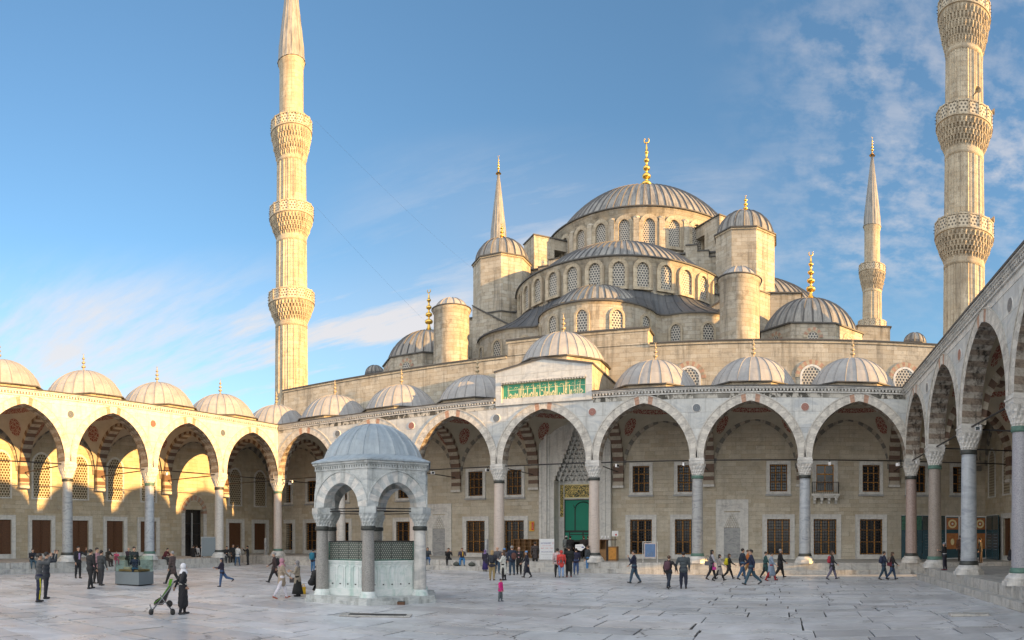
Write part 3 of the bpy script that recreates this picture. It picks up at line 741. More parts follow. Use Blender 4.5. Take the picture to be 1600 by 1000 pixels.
def text_mesh(name, body, mat, parent, loc, w, h, rz=0.0, ext=.006, bold=0.0, size=None, align='CENTER', bottom=False, upright=True):
    c = bpy.data.curves.new(name, 'FONT'); c.body = body; c.align_x = align; c.extrude = ext; c.offset = bold; c.resolution_u = 3
    o = bpy.data.objects.new('tmp', c); COL.objects.link(o); bpy.context.view_layer.update()
    me = bpy.data.meshes.new_from_object(o.evaluated_get(bpy.context.evaluated_depsgraph_get())); bpy.data.objects.remove(o)
    xs_ = [v.co.x for v in me.vertices]; ys_ = [v.co.y for v in me.vertices]
    kx = w/(max(xs_)-min(xs_)); ky = (h/(max(ys_)-min(ys_))) if h else kx; mx = (max(xs_)+min(xs_))/2; my = (max(ys_)+min(ys_))/2
    for v in me.vertices: v.co = Vector(((v.co.x-mx)*kx, -v.co.z, (v.co.y-my)*ky))
    me.materials.clear(); me.materials.append(mat); me.name = name
    o = bpy.data.objects.new(name, me); COL.objects.link(o); o.parent = parent; o.location = loc; o.rotation_euler = (0, 0, rz)
    return o
text_mesh('lettering', txt, GOLDP, ipo, (m, fy+.15, (pz0+pz1)/2-.17), 5.75, .92, bold=.02)
# ================================================================== the mosque behind the arcade
XM = XL + 3.5*S; WY = 51.0
MOSQ = tag(empty('mosque', (XM, WY, 0)), 'great domed stone mosque rising in tiers behind the rear arcade', 'mosque')
def mq(mb, name, parent=None):
    o = mb.build(name, parent or MOSQ); return o
# ---- court front wall, in local coordinates (x from the centre line, y from the wall plane)
mb = MB(); ops = []; lows = []; ups = []; niches = []
HW_ = XR + 7.3 - XM
for k in range(-1, 8):
    c = (k+.5)*S - 3.5*S
    if k == -1: c = -(3.5*S+3.55)
    if k == 7: c = 3.5*S+3.55
    for sg in (-1, 1):
        x = c + sg*1.75
        if k == 3: continue
        if (k == 1 and sg == 1) or (k == 5 and sg == -1): niches.append(x); continue
        lows.append(x); ups.append(x)
ZB = ZP
for x in lows: ops.append((x-.86, x+.86, 1.06, 3.74))
for x in ups: ops.append((x-.66, x+.66, 5.82, 7.86))
ops.append((-2.1, 2.1, 0, 11.3))
for s_ in (-1, 1):
    pass
wall_open(mb, -HW_, HW_, 0, 12.6, 0, .9, ops, ASHB)
mb.face([(-HW_, 0, 12.6), (HW_, 0, 12.6), (HW_-1.4, 0, 17.2), (-30.2, 0, 17.2)], ASHG)
mb.box(-30.2, 30.4, .9, 1.8, 12.6, 17.2, ASHG, skip='f'); mb.box(-30.2, 30.4, .0, .9, 17.19, 17.2, ASHG)
mb.box(-5.8, 5.8, -.06, 1.9, 17.2, 18.4, ASHG); mb.box(-5.95, 5.95, -.2, 2.0, 18.4, 18.52, EAVE); 
for a_, b_ in ((-30.3, -5.95), (5.95, 30.5)): mb.box(a_, b_, -.16, 1.9, 17.2, 17.30, EAVE); mb.box(a_, b_, -.08, -.002, 17.02, 17.2, ASHM)
mb.box(-5.95, 5.95, -.12, -.061, 18.2, 18.4, ASHM)
mb.box(-30.3, -30.2, 0, 50, 12, 17.2, ASHG); mb.box(30.4, 30.5, 0, 50, 12, 17.2, ASHG)
mq(mb, 'court_wall')
mb = MB()
for c in [(k+.5)*S - 3.5*S for k in range(7)] + [-(3.5*S+3.5), 3.5*S+3.5]:
    if abs(c) > .1: voussoirs(mb, c, ZS, 3.0, 3.6, .45, -.12, -.002, 26, gmat)
mq(mb, 'wall_arches')
for x in lows: lower_window(MOSQ, x, 0, 'tall')
balx = (6.5)*S - 3.5*S - 1.75
for x in ups:
    if abs(x - balx) < .1: continue
    lower_window(MOSQ, x, 0, 'upper', 5.82, 7.86, .66)
# balcony door with stone brackets
mb = MB(); frame(mb, balx-.66, balx+.66, 5.82, 7.86, .3, -.06, .02, SUR, False)
for x in (-.66, -.03, .60): mb.box(balx+x, balx+x+.06, .10, .2, 5.82, 7.86, WOODO)
for z in (5.82, 6.5, 7.1, 7.78): mb.box(balx-.6, balx+.6, .11, .19, z, z+.08, WOODO)
mb.box(-.66+balx, .66+balx, .2, .22, 5.82, 7.86, GLASSD)
mb.box(balx-1.05, balx+1.05, -.75, -.06, 5.45, 5.62, SUR); mb.box(balx-.95, balx+.95, -.65, -.06, 5.33, 5.45, SUR)
for x in (-.8, -.27, .27, .8): mb.box(balx+x-.1, balx+x+.1, -.55, -.06, 5.12, 5.33, SUR); mb.box(balx+x-.09, balx+x+.09, -.3, -.06, 4.9, 5.12, SUR)
for i in range(15): x = balx-.98+i*.14; mb.box(x-.012, x+.012, -.72, -.69, 5.62, 6.45, IRON)
mb.box(balx-1.0, balx+1.0, -.73, -.68, 6.45, 6.5, IRON)
for sg in (-1, 1):
    for i in range(5): mb.box(balx+sg*.99-.012, balx+sg*.99+.012, -.7+i*.14, -.676+i*.14, 5.62, 6.45, IRON)
mq(mb, 'balcony')
# prayer niches with stalactite heads
def niche_mb():
    mb = MB(); w = .62
    mb.box(-1.15, -w, -.05, -.002, .75, 5.15, SUR); mb.box(w, 1.15, -.05, -.002, .75, 5.15, SUR)
    mb.box(-w, w, -.05, -.002, 4.35, 5.15, SUR); frame(mb, -1.15, 1.15, .75, 5.15, .08, -.09, -.002, SUR, False); mb.box(-.8, .8, -.075, -.051, 4.5, 4.95, MAR)
    mb.box(-w, w, -.012, -.004, .75, 3.1, GREYM)
    n = 7
    for k in range(n):
        hw = w*(1-k/n); z = 3.1 + k*.165; m = max(1, n-k)
        mb.box(-w, -hw, -.048, -.003, z, z+.165, SUR); mb.box(hw, w, -.048, -.003, z, z+.165, SUR)
        for i in range(m):
            x = -hw + 2*hw*(i+.5)/m; d = -.02 - .03*k/n
            mb.box(x-hw/m*.7, x+hw/m*.7, -.055-.01*(i % 2), -.004, z+.05, z+.165, SUR); mb.tube((x, -.035, z-.03), (x, -.04, z+.06), .01, hw/m*.6, SUR, 5)
    return mb
for x in niches:
    mb = niche_mb(); mb.T = None; inst('wall_niche', proto('wall_niche|', niche_mb), MOSQ, (x, 0, 0))
# upper arched windows in the parapet wall
for x in (25.4, 18.3, 9.0):
    w = lattice_window(MOSQ, x, 0, 12.95, .75, 2.3, LATG, deep=.05, rise=.8)
    mb = MB(); voussoirs(mb, 0, 1.5, .93, .98, .34, -.045, .0, 8, lambda k, n: VR if k % 2 else ASHM); mb.build('window_arch', w)
# ---- portal
PT = empty('portal', (0, 0, 0), 0, MOSQ)
mb = MB()
for i, (w, t, zt) in enumerate(((2.95, -.42, 12.3), (2.72, -.36, 12.05), (2.52, -.44, 11.85), (2.30, -.30, 11.6))):
    nw = (2.72, 2.52, 2.30, 2.1)[i]; nz = (12.05, 11.85, 11.6, 11.35)[i]
    for sg in (-1, 1): mb.box(min(sg*w, sg*nw), max(sg*w, sg*nw), t, 0, .70, zt, SUR)
    mb.box(-nw, nw, t, 0, nz, zt, SUR)
tiers = 12; z0 = 6.9; dz = .34
for k in range(tiers):
    hw = 1.66*(1-(k+.0)/tiers)**1.15; z = z0 + k*dz
    for sg in (-1, 1): mb.box(min(sg*hw, sg*2.1), max(sg*hw, sg*2.1), -.22, .0, z, z+dz, SUR)
mb.box(-2.1, 2.1, -.22, 0, z0+tiers*dz, 11.35, SUR)
for sg in (-1, 1): mb.box(min(sg*1.75, sg*2.1), max(sg*1.75, sg*2.1), -.22, 1.3, .7, z0, SUR); mb.box(min(sg*1.28, sg*1.75), max(sg*1.28, sg*1.75), .95, 1.3, .7, z0, SUR)
mb.box(-1.28, 1.28, .95, 1.3, 6.62, z0, SUR); mb.box(-1.28, 1.28, 1.0, 1.3, 5.42, 5.52, SUR)
mb.box(-2.1, 2.1, 1.25, 1.3, z0, 11.3, SUR); mb.box(-2.14, -2.1, -.2, 1.3, z0, 11.3, SUR); mb.box(2.1, 2.14, -.2, 1.3, z0, 11.3, SUR); mb.box(-2.1, 2.1, .0, 1.25, 11.25, 11.3, SUR)
for sg in (-1, 1): mb.box(min(sg*1.34, sg*1.62), max(sg*1.34, sg*1.62), .93, .95, 4.0, 6.6, GSCR)
mb.build('portal_frame', PT)
mb = MB()
for k in range(tiers):
    hw = 1.66*(1-k/tiers)**1.15; z = z0 + k*dz; m = max(1, int(round(hw*2/.30))); D = 1.15*(1-k/tiers)**.7
    for i in range(m):
        x = -hw + 2*hw*(i+.5)/m; c = hw/m; q = x/max(hw, .01); y = -.2 + D*sqrt(max(0, 1-q*q)) - (.10 if (i+k) % 2 else 0)
        mb.box(x-c*.96, x+c*.96, y, min(1.24, y+.5), z+.12, z+dz*1.02, SUR)
        mb.tube((x, y+.10, z-.10-(.06 if i % 2 else 0)), (x, y+.12, z+.13), .02, c*.95, SUR, 6)
        mb.face([(x-c*.95, y, z+.13), (x, y-.05, z+.22), (x, y-.02, z+dz), (x-c*.95, y, z+dz)], SUR); mb.face([(x+c*.95, y, z+.13), (x, y-.05, z+.22), (x, y-.02, z+dz), (x+c*.95, y, z+dz)], SUR)
mb.build('stalactite_hood', PT)
mb = MB(); mb.box(-1.26, 1.26, .97, 1.0, 5.56, 6.6, GSCR)
for z in (5.52, 6.56): mb.box(-1.28, 1.28, .94, .97, z, z+.07, GOLDP)
mb.build('inscription_band', PT)
mb = MB(); mb.box(-1.26, 1.26, 1.02, 1.05, 2.1, 5.42, GREEN); mb.box(-1.26, -.9, 1.0, 1.02, 1.55, 2.75, GREEN)
for q in ((-1.27, -1.2, 1.5, 5.42), (1.2, 1.27, 2.0, 5.42), (-.42, -.33, 2.9, 4.7), (.95, 1.03, 2.9, 4.7)): mb.box(q[0], q[1], .985, 1.015, q[2], q[3], DKGREEN)
for q in ((-1.2, 1.2, 2.75, 2.92), (-1.2, 1.2, 2.0, 2.14), (-1.2, 1.2, 5.33, 5.42), (-.9, 1.2, 2.55, 2.62)): mb.box(q[0], q[1], .986, 1.014, q[2], q[3], DKGREEN)
mb.box(-.88, -.80, .984, 1.016, 2.14, 2.75, DKGREEN); mb.box(.25, .35, .984, 1.016, 2.14, 2.75, DKGREEN)
ar = [(.31+x*1.05, 4.6+z) for x, z in pointed(.64, .60, 7)]
for (x0, z0_), (x1, z1_) in zip(ar[:-1], ar[1:]): mb.tube((x0, .99, z0_), (x1, .99, z1_), .04, .04, DKGREEN, 5)
mb.tube((-.38, .99, 4.7), (-.55, .99, 5.0), .03, .02, DKGREEN, 5); mb.tube((-.38, .99, 4.7), (-.28, .99, 4.95), .03, .02, DKGREEN, 5)
mb.build('green_curtain', PT)
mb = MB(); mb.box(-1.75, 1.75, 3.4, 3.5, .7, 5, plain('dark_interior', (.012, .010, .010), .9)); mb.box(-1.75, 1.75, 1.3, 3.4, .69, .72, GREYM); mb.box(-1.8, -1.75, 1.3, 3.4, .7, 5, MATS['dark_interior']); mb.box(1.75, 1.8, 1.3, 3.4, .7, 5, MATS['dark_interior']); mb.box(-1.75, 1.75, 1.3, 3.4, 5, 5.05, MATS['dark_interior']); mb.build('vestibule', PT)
# ---- everything above the parapet; y in local coordinates = world y - 51
def LY(y): return y - WY
mb = MB(); mb.box(-30.2, 30.4, 1.85, 55, 17.0, 17.12, LEADD)
mb.box(-17.8, 17.8, LY(63), LY(95), 17.12, 25.0, ASHG); mb.box(-17.95, 17.95, LY(62.85), LY(95.2), 25.0, 25.14, EAVE)
mb.box(-12.6, 12.6, LY(67), LY(91), 25.15, 30.6, ASHG); mb.box(-12.75, 12.75, LY(66.85), LY(91.2), 30.6, 30.75, EAVE)
for sg in (-1, 1):
    for k in range(5):   # stepped shoulders beside the front half dome
        x0 = 12.3 - k*1.15; mb.box(min(sg*x0, sg*(x0-1.15)), max(sg*x0, sg*(x0-1.15)), LY(66.1), LY(67.0), 25.15, 28.6+k*.62, ASHG); mb.box(min(sg*(x0+.05), sg*(x0-1.15)), max(sg*(x0+.05), sg*(x0-1.15)), LY(66.0), LY(67.1), 28.6+k*.62, 28.7+k*.62, EAVE)
    mb.box(min(sg*7.8, sg*11.2)+ (16.07+ -0.0)*0, max(sg*7.8, sg*11.2), LY(66), LY(67), 17.2, 24.5, ASHG)
    xx = 25.6*sg
    mb.box(xx-1.7, xx+1.7, LY(70), LY(74), 17.1, 24.3, ASHG); mb.box(xx-1.85, xx+1.85, LY(69.9), LY(74.1), 24.3, 24.42, EAVE)
    # shoulder walls whose tops slope down towards the centre
    xa, xb = 13.6*sg, 8.6*sg; ya, yb = LY(60.2), LY(63.0); za, zb_ = 25.2, 22.2
    mb.face([(xa, ya, 17.1), (xb, ya, 17.1), (xb, ya, zb_), (xa, ya, za)], ASHG); mb.face([(xa, ya, 17.1), (xa, yb, 17.1), (xa, yb, za), (xa, ya, za)], ASHG); mb.face([(xb, ya, 17.1), (xb, yb, 17.1), (xb, yb, zb_), (xb, ya, zb_)], ASHG)
    mb.face([(xa, ya-.12, za+.02), (xb, ya-.12, zb_+.02), (xb, yb, zb_+.02), (xa, yb, za+.02)], EAVE); mb.face([(xa, ya-.12, za+.02), (xb, ya-.12, zb_+.02), (xb, ya-.12, zb_+.16), (xa, ya-.12, za+.16)], EAVE); mb.face([(xa, ya-.12, za+.16), (xb, ya-.12, zb_+.16), (xb, yb, zb_+.16), (xa, yb, za+.16)], EAVE)
mq(mb, 'prayer_hall')
# main drum with piers and buttresses
CY = LY(79)
MDR = 11.35
mb = MB(); mb.lathe(0, CY, [(MDR+.25, 30.7), (MDR+.25, 31.6), (MDR, 31.65), (MDR, 35.35), (MDR+.25, 35.6), (MDR+.45, 35.95)], 112, ASHG, smooth=True)
mb.lathe(0, CY, [(MDR+.45, 35.95), (MDR+.62, 35.97), (MDR+.62, 36.08), (MDR-.2, 36.2)], 112, EAVE, smooth=False)
for i in range(28):
    a = 2*pi*(i+.5)/28 ; mb.T = Matrix.Translation((0, CY, 0)) @ Matrix.Rotation(a, 4, 'Z')
    mb.box(MDR-.05, MDR+.38, -.30, .30, 31.2, 34.9, ASHG); mb.lathe(MDR+.0, 0, [(.42, 34.9), (.38, 35.1), (.1, 35.25)], 8, ASHG)
mb.T = None
mq(mb, 'drum')
for a in (pi*.25, pi*.75, pi*1.25, pi*1.75):
    mb = MB()
    mb.T = Matrix.Translation((0, CY, 0)) @ Matrix.Rotation(a, 4, 'Z')
    mb.box(11.3, 12.8, -1.3, 1.3, 33.4, 34.5, ASHG); mb.box(12.8, 15.2, -1.35, 1.35, 26.2, 34.5, ASHG); mb.box(11.2, 15.3, -1.45, 1.45, 34.5, 34.62, EAVE)
    mb.T = None; mq(mb, 'flying_buttress')
mb = MB(); ribdome(mb, 0, CY, 11.05, 36.12, 6.65, 84, LEADM, rh=.11, rw=.07, rows=20, seams=(5, 11), ph=.02)
D = mq(mb, 'main_dome'); inst('finial', proto('finial|gold_big', lambda: finial_mb(7.4, GOLD, .62, 5)), D, (0, CY, 42.6))
def arched_on(R, cx, cy, a, z, hw, h, recess=.12, fw=.20, off=.0, mat=None, **kw):
    return lattice_window(MOSQ, cx + (R+off)*cos(a), cy + (R+off)*sin(a), z, hw, h, mat or LATG, rz=a + pi/2, deep=recess, fr_mat=ASHM, fw=fw, **kw)
for i in range(28):
    a = 2*pi*i/28
    if sin(a) < .25: arched_on(MDR, 0, CY, a, 32.15, .60, 2.75, .26, .42, name='drum_window')
# front half dome and its drum
C2 = LY(67.1); R2_ = 10.55
mb = MB(); mb.lathe(0, C2, [(R2_, 22.5), (R2_, 26.1), (R2_+.18, 26.25), (R2_+.28, 26.5)], 60, ASHG, a0=pi, a1=2*pi)
mb.lathe(0, C2, [(R2_+.28, 26.5), (R2_+.42, 26.52), (R2_+.42, 26.63), (R2_-.3, 26.75)], 60, EAVE, a0=pi, a1=2*pi, smooth=False)
mq(mb, 'half_dome_drum')
mb = MB(); ribdome(mb, 0, C2, 9.9, 26.72, 4.6, 46, LEADM, a0=pi, a1=2*pi, rh=.10, rw=.06, rows=14, seams=(4, 9)); mq(mb, 'half_dome')
for i in range(-7, 8): arched_on(R2_, 0, C2, -pi/2 + i*radians(11.3), 23.95, .52, 2.15, .22, .34, name='half_dome_window')
for sg in (-1, 1):   # side half domes, mostly behind the towers
    mb = MB(); a0 = -pi/2 if sg > 0 else pi/2
    mb.lathe(sg*12.6, CY, [(9.5, 25.2), (9.5, 27.3), (9.9, 27.4)], 40, ASHG, a0=a0, a1=a0+pi); ribdome(mb, sg*12.6, CY, 9.4, 27.4, 4.6, 36, LEADM, a0=a0, a1=a0+pi, rh=.1, rw=.06, rows=10)
    mq(mb, 'half_dome')
# exedrae: outline as the outer envelope of circles seen from the half dome centre
circs = [(0, LY(58.0), 5.3), (-8.2, LY(62.6), 5.2), (8.2, LY(62.6), 5.2), (0, C2, 11.0)]
def rho(a):
    best = 0; dx, dy = cos(a), sin(a)
    for cx, cy, r in circs:
        px, py = cx, cy - C2; b_ = px*dx + py*dy; d_ = r*r - (px*px+py*py-b_*b_)
        if d_ > 0: best = max(best, b_ + sqrt(d_))
    return best
n = 96; A_ = [pi + pi*i/n for i in range(n+1)]; Rr = [rho(a) for a in A_]
mb = MB(); pt = lambda i, z, o=0: ((Rr[i]+o)*cos(A_[i]), C2 + (Rr[i]+o)*sin(A_[i]), z)
rd = MB(); d = 0
for i in range(n):
    dl = (Vector(pt(i+1, 0)) - Vector(pt(i, 0))).length
    mb.face([pt(i, 17.1), pt(i+1, 17.1), pt(i+1, 21.5), pt(i, 21.5)], ASHG, True, [(d, 17.1), (d+dl, 17.1), (d+dl, 21.5), (d, 21.5)])
    mb.face([pt(i, 21.3, .01), pt(i+1, 21.3, .01), pt(i+1, 21.5, .12), pt(i, 21.5, .12)], ASHM)
    mb.face([pt(i, 21.5, .0), pt(i+1, 21.5, .0), pt(i+1, 21.5, .25), pt(i, 21.5, .25)], EAVE)
    mb.face([pt(i, 21.5, .25), pt(i+1, 21.5, .25), pt(i+1, 21.62, .25), pt(i, 21.62, .25)], EAVE)
    q = lambda i, f: ((R2_-.1)*(1-f)*cos(A_[i]) + (Rr[i]+.25)*f*cos(A_[i]), C2 + ((R2_-.1)*(1-f) + (Rr[i]+.25)*f)*sin(A_[i]), 21.62 + (23.85-21.62)*(1-f**.72))
    for f0, f1 in ((0, .33), (.33, .66), (.66, 1)):
        rd.face([q(i, f1), q(i+1, f1), q(i+1, f0), q(i, f0)], LEADD, True, [(d, f1*3), (d+dl, f1*3), (d+dl, f0*3), (d, f0*3)])
    if i % 2 == 0:
        for f0, f1 in ((0, .33), (.33, .66), (.66, 1)): 
            a0_, b0_ = Vector(q(i, f0)), Vector(q(i, f1)); up = Vector((0, 0, .03)); rd.tube(a0_+up, b0_+up, .035, .035, LEADD, 4, False)
    d += dl
mq(mb, 'exedra_wall'); mq(rd, 'lead_roof')
mb = MB(); ribdome(mb, 0, LY(58.0), 4.85, 21.66, 2.75, 24, LEADM, a0=pi, a1=2*pi, rh=.08, rw=.05, rows=9); mq(mb, 'exedra_dome')
for sg in (-1, 1):
    mb = MB(); ribdome(mb, sg*8.2, LY(62.6), 4.5, 21.66, 1.9, 30, LEADD, rh=.07, rw=.05, rows=8); mq(mb, 'exedra_dome')
for a in (-62, -31, 0, 31, 62): arched_on(5.3, 0, LY(58.0), radians(-90+a), 18.95, .46, 1.9, .14, .2, name='exedra_window')
for sg in (-1, 1):
    for a in (-14, 17, 48): arched_on(5.2, sg*8.2, LY(62.6), radians(-90+sg*a), 18.95, .46, 1.7, .14, .2, name='exedra_window')
# weight towers
for sx in (-1, 1):
    for yy in (65.0, 93.0):
        T_ = empty('tower', (sx*12.53, LY(yy), 0), 0, MOSQ)
        mb = MB(); mb.ngon(0, 0, 3.35, 8, 17.1, 24.9, ASHG, pi/8); mb.ngon(0, 0, 3.45, 8, 24.9, 25.02, EAVE, pi/8); mb.ngon(0, 0, 3.0, 8, 25.0, 30.8, ASHG, pi/8); mb.ngon(0, 0, 3.1, 8, 30.7, 30.85, ASHM, pi/8); mb.ngon(0, 0, 3.2, 8, 30.85, 30.96, EAVE, pi/8); mb.build('tower_wall', T_)
        mb = MB(); ribdome(mb, 0, 0, 2.74, 31.0, 2.5, 20, LEADM, rh=.12, rw=.07, rows=9, seams=(), melon=.0); d = mb.build('tower_dome', T_)
        inst('finial', proto('finial|gold_mid', lambda: finial_mb(1.9, GOLD, .24, 3)), d, (0, 0, 33.4))
# round turrets in front
for sx in (-1, 1):
    T_ = empty('turret', (sx*12.65, LY(54.0), 0), 0, MOSQ)
    mb = MB(); mb.lathe(0, 0, [(1.62, 17.1), (1.60, 22.5), (1.72, 22.6), (1.74, 22.8)], 40, ASHG); mb.lathe(0, 0, [(1.74, 22.8), (1.82, 22.82), (1.82, 22.9), (1.4, 23.0)], 40, EAVE, smooth=False); mb.build('turret_wall', T_)
    mb = MB(); ribdome(mb, 0, 0, 1.5, 22.95, .95, 14, LEADA, rh=.07, rw=.06, rows=7, seams=()); mb.build('turret_dome', T_)
# corner domes with tall gilded finials
for sx in (-1, 1):
    T_ = empty('corner_dome', (sx*18.6, LY(60.25), 0), 0, MOSQ)
    mb = MB(); mb.ngon(0, 0, 4.75, 8, 17.1, 20.0, ASHG, pi/8); mb.ngon(0, 0, 4.9, 8, 20.0, 20.12, EAVE, pi/8); dm = mb.build('drum', T_)
    mb = MB(); ribdome(mb, 0, 0, 4.25, 20.15, 3.25, 32, LEADM, rh=.10, rw=.06, rows=11, seams=(3,)); d = mb.build('dome', T_)
    inst('finial', proto('finial|gold_tall', lambda: finial_mb(4.6, GOLD, .42, 4)), d, (0, 0, 23.3))
    for k in range(8):
        a = pi/4*k; w = lattice_window(T_, 4.39*cos(a), 4.39*sin(a), 18.3, .42, 1.05, LATG, rz=a+pi/2, deep=.05, fr_mat=ASHM, fw=.1)
        mb = MB(); voussoirs(mb, 0, .57, .52, .55, .30, -.04, .0, 5, lambda k_, n_: VR if k_ % 2 else ASHM); mb.build('window_arch', w)
for sx in (-1, 1):
    T_ = empty('roof_lantern', (sx*30.3 - (1.2*sx), LY(65.7), 0), 0, MOSQ)
    mb = MB(); mb.ngon(0, 0, 1.25, 8, 17.1, 21.3, ASHG, pi/8); mb.ngon(0, 0, 1.33, 8, 21.3, 21.38, EAVE, pi/8); mb.build('lantern_wall', T_)
    mb = MB(); ribdome(mb, 0, 0, 1.12, 21.4, 1.15, 14, LEADM, rh=.06, rw=.05, rows=7, seams=()); mb.build('lantern_dome', T_)
# ================================================================== minarets
def minaret_parts(root):
    mb = MB()
    def roll(k, i, a, r, z): return .075 if i % 5 == 0 else (-.03 if i % 5 in (1, 4) else 0)
    mb.ngon(0, 0, 2.25, 12, 0, 15.2, ASHM, pi/12); mb.lathe(0, 0, [(2.25, 15.2), (1.66, 16.6)], 12, ASHM, ph=pi/12, smooth=False)
    for z0, z1, r0, r1 in ((16.5, 24.1, 1.66, 1.60), (27.0, 32.9, 1.58, 1.52), (35.8, 41.2, 1.50, 1.45)):
        mb.lathe(0, 0, [(r0-.0, z0), (r1, z1)], 90, ASHM, smooth=False, mod=roll); mb.lathe(0, 0, [(r1, z1), (r1+.09, z1+.08), (r1+.09, z1+.25), (r1, z1+.9)], 36, ASHM)
    mb.lathe(0, 0, [(1.27, 44.5), (1.25, 51.3), (1.34, 51.5), (1.40, 51.85)], 36, ASHM)
    mb.build('shaft', root)
    for zb, zt, R in ((24.75, 27.75, 2.36), (33.55, 36.65, 2.25), (41.75, 45.6, 2.10)):
        hp = 1.2; mb = MB(); n = 160; zc = zt - hp; tiers = 5; rb = 1.62 if zb < 30 else 1.5
        prev = rb
        for k in range(tiers):
            r0 = rb + (R-rb)*(k/tiers)**.8; r1 = rb + (R-rb)*((k+1)/tiers)**.8; za = zb + (zc-zb)*k/tiers; ze = zb + (zc-zb)*(k+1)/tiers
            amp = .26
            def md(kk, i, a, r, z, k=k): return (-amp*(1.0 if k % 2 else .7) if ((i//2 + k) % 2) else (.05 if i % 8 == 0 else 0)) if kk in (0, 1) else (-.03 if kk == 2 else 0)
            mb.lathe(0, 0, [(r0+.02, za-.12), (r0+.04+(r1-r0)*.5, za+.10), (r1, ze-.06), (r1, ze)], n, ASHM, smooth=False, mod=md)
        mb.lathe(0, 0, [(R, zc-.02), (R+.08, zc), (R+.08, zc+.12), (R, zc+.14)], 48, ASHM, smooth=False)
        b = mb.build('balcony', root)
        mb = MB(); mb.ngon(0, 0, R+.02, 16, zc+.13, zt-.12, PARAP, pi/16, top=False); mb.ngon(0, 0, R-.12, 16, zc+.13, zt-.12, ASHM, pi/16, top=True); mb.ngon(0, 0, R+.07, 16, zt-.12, zt, ASHM, pi/16)
        for i in range(16):
            a = pi/16 + 2*pi*i/16; mb.T = Matrix.Rotation(a, 4, 'Z'); mb.box(R-.1, R+.07, -.09, .09, zc+.13, zt+.04, ASHM)
            for zz in (.35, .62, .9): mb.box(R+.07, R+.17, -.02, .02, zc+zz, zc+zz+.04, IRON)
        mb.T = None; mb.build('parapet', b)
    mb = MB(); n = 32
    def cr(k, i, a, r, z): return .03 if i % 2 == 0 else -.02
    prof = [(1.46, 51.85), (1.46, 52.0), (1.36, 52.05)]; 
    for k in range(1, 7): 
        f = k/7.0; r = 1.36*(1-f)+.10; z = 52.05+11.6*f; prof += [(r+.03, z-.05), (r+.03, z), (r, z+.02)]
    prof += [(.10, 63.6)]
    mb.lathe(0, 0, prof, n, LEADM, smooth=False, mod=cr); sp_ = mb.build('spire', root)
    inst('finial', proto('finial|gold_min', lambda: finial_mb(3.0, GOLD, .24, 4)), sp_, (0, 0, 63.5))
PARAP = lattice_mat('pierced_parapet', (.50, .44, .34), (.10, .085, .06), .30, .26)
def horn(root, a, r, z):
    mb = MB(); mb.tube((0, 0, 0), (.55, 0, .05), .05, .10, IRON, 8); mb.lathe(0, 0, [(.08, 0), (.12, .12), (.28, .30)], 12, OLDG)
    for i, v in enumerate(mb.v): pass
    mb2 = MB(); mb2.tube((-.35, 0, 0), (.1, 0, 0), .035, .035, IRON, 6); mb2.tube((.1, 0, 0), (.25, 0, 0), .08, .09, OLDG, 10); mb2.tube((.25, 0, 0), (.52, 0, 0), .07, .27, OLDG, 14, False)
    o = mb2.build('loudspeaker', root); o.location = (r*cos(a), r*sin(a), z); o.rotation_euler = (0, 0, a); return o
MIN1 = tag(empty('minaret', (XM-30.9, 53.0, 0)), 'tall sunlit minaret with three balconies left of the mosque', 'minaret', 'minarets of the mosque')
minaret_parts(MIN1)
def copy_min(loc, rz, label):
    c = copy_tree(MIN1); c.location = loc; c.rotation_euler = (0, 0, rz); return tag(c, label, 'minaret', 'minarets of the mosque')
MIN2 = copy_min((XM+30.7, 53.2, 0), .1, 'minaret cut off by the top edge above the right arcade')
MIN3 = copy_min((XM-30.3, 104.0, 0), .2, 'distant minaret spire showing just behind the left octagonal tower')
MIN4 = copy_min((XM+30.4, 107.5, 0), .3, 'distant minaret standing between the corner dome and right minaret')
for z in (28.1, 37.1): horn(MIN1, radians(190), 1.95, z)
for z, a in ((28.1, -30), (37.1, -20), (37.4, -85)): horn(MIN2, radians(a), 1.95, z)
def cable(pts, label):
    mb = MB(); a, b = Vector(pts[0]), Vector(pts[1]); q = []
    for i in range(21):
        f = i/20; p = a.lerp(b, f); p.z -= 4*f*(1-f)*1.2; q.append(p)
    mb.path(q, .005, IRON, 4); return tag(mb.build('cable'), label, 'cable', 'cables between the minarets')
cable(((XM-30.3+1.6, 54.3, 45.6), (XM-30.3+.3, 102.6, 43.8)), 'thin dark cable leaving the top balcony of the left minaret')
cable(((XM-30.3+1.7, 54.3, 36.6), (XM-30.3+.3, 102.6, 27.6)), 'thin dark cable leaving the middle balcony of the left minaret')
# ================================================================== ablution fountain
FC = (-15.2, 22.0)
LEADF = lead('fountain_lead', (.36, .42, .46), (.27, .32, .36), .5, (.16, .18, .19), .4)
FT = tag(empty('fountain', (FC[0], FC[1], 0)), 'hexagonal marble ablution fountain with a blue grey lead dome', 'fountain')
mb = MB(); mb.ngon(0, 0, 2.86, 6, -.03, .14, FOUNT, 0); mb.ngon(0, 0, 2.80, 6, .14, .25, FOUNT, 0); mb.build('marble_step', FT)
def fshaft():
    mb = MB(); mb.lathe(0, 0, [(.235, .42), (.232, 1.5), (.215, 2.70)], 28, GREYG); return mb
def fshaft2():
    mb = MB(); mb.lathe(0, 0, [(.235, .42), (.232, 1.5), (.215, 2.70)], 28, MAR); return mb
def fbase():
    mb = MB(); mb.lathe(0, 0, [(.33, .24), (.33, .29), (.30, .31), (.31, .36), (.27, .40), (.25, .46), (.23, .47)], 26, BASIN); return mb
def fring():
    mb = MB(); mb.lathe(0, 0, [(.21, 2.68), (.265, 2.70), (.28, 2.74), (.265, 2.78), (.275, 2.82), (.24, 2.85)], 26, BRONZE); return mb
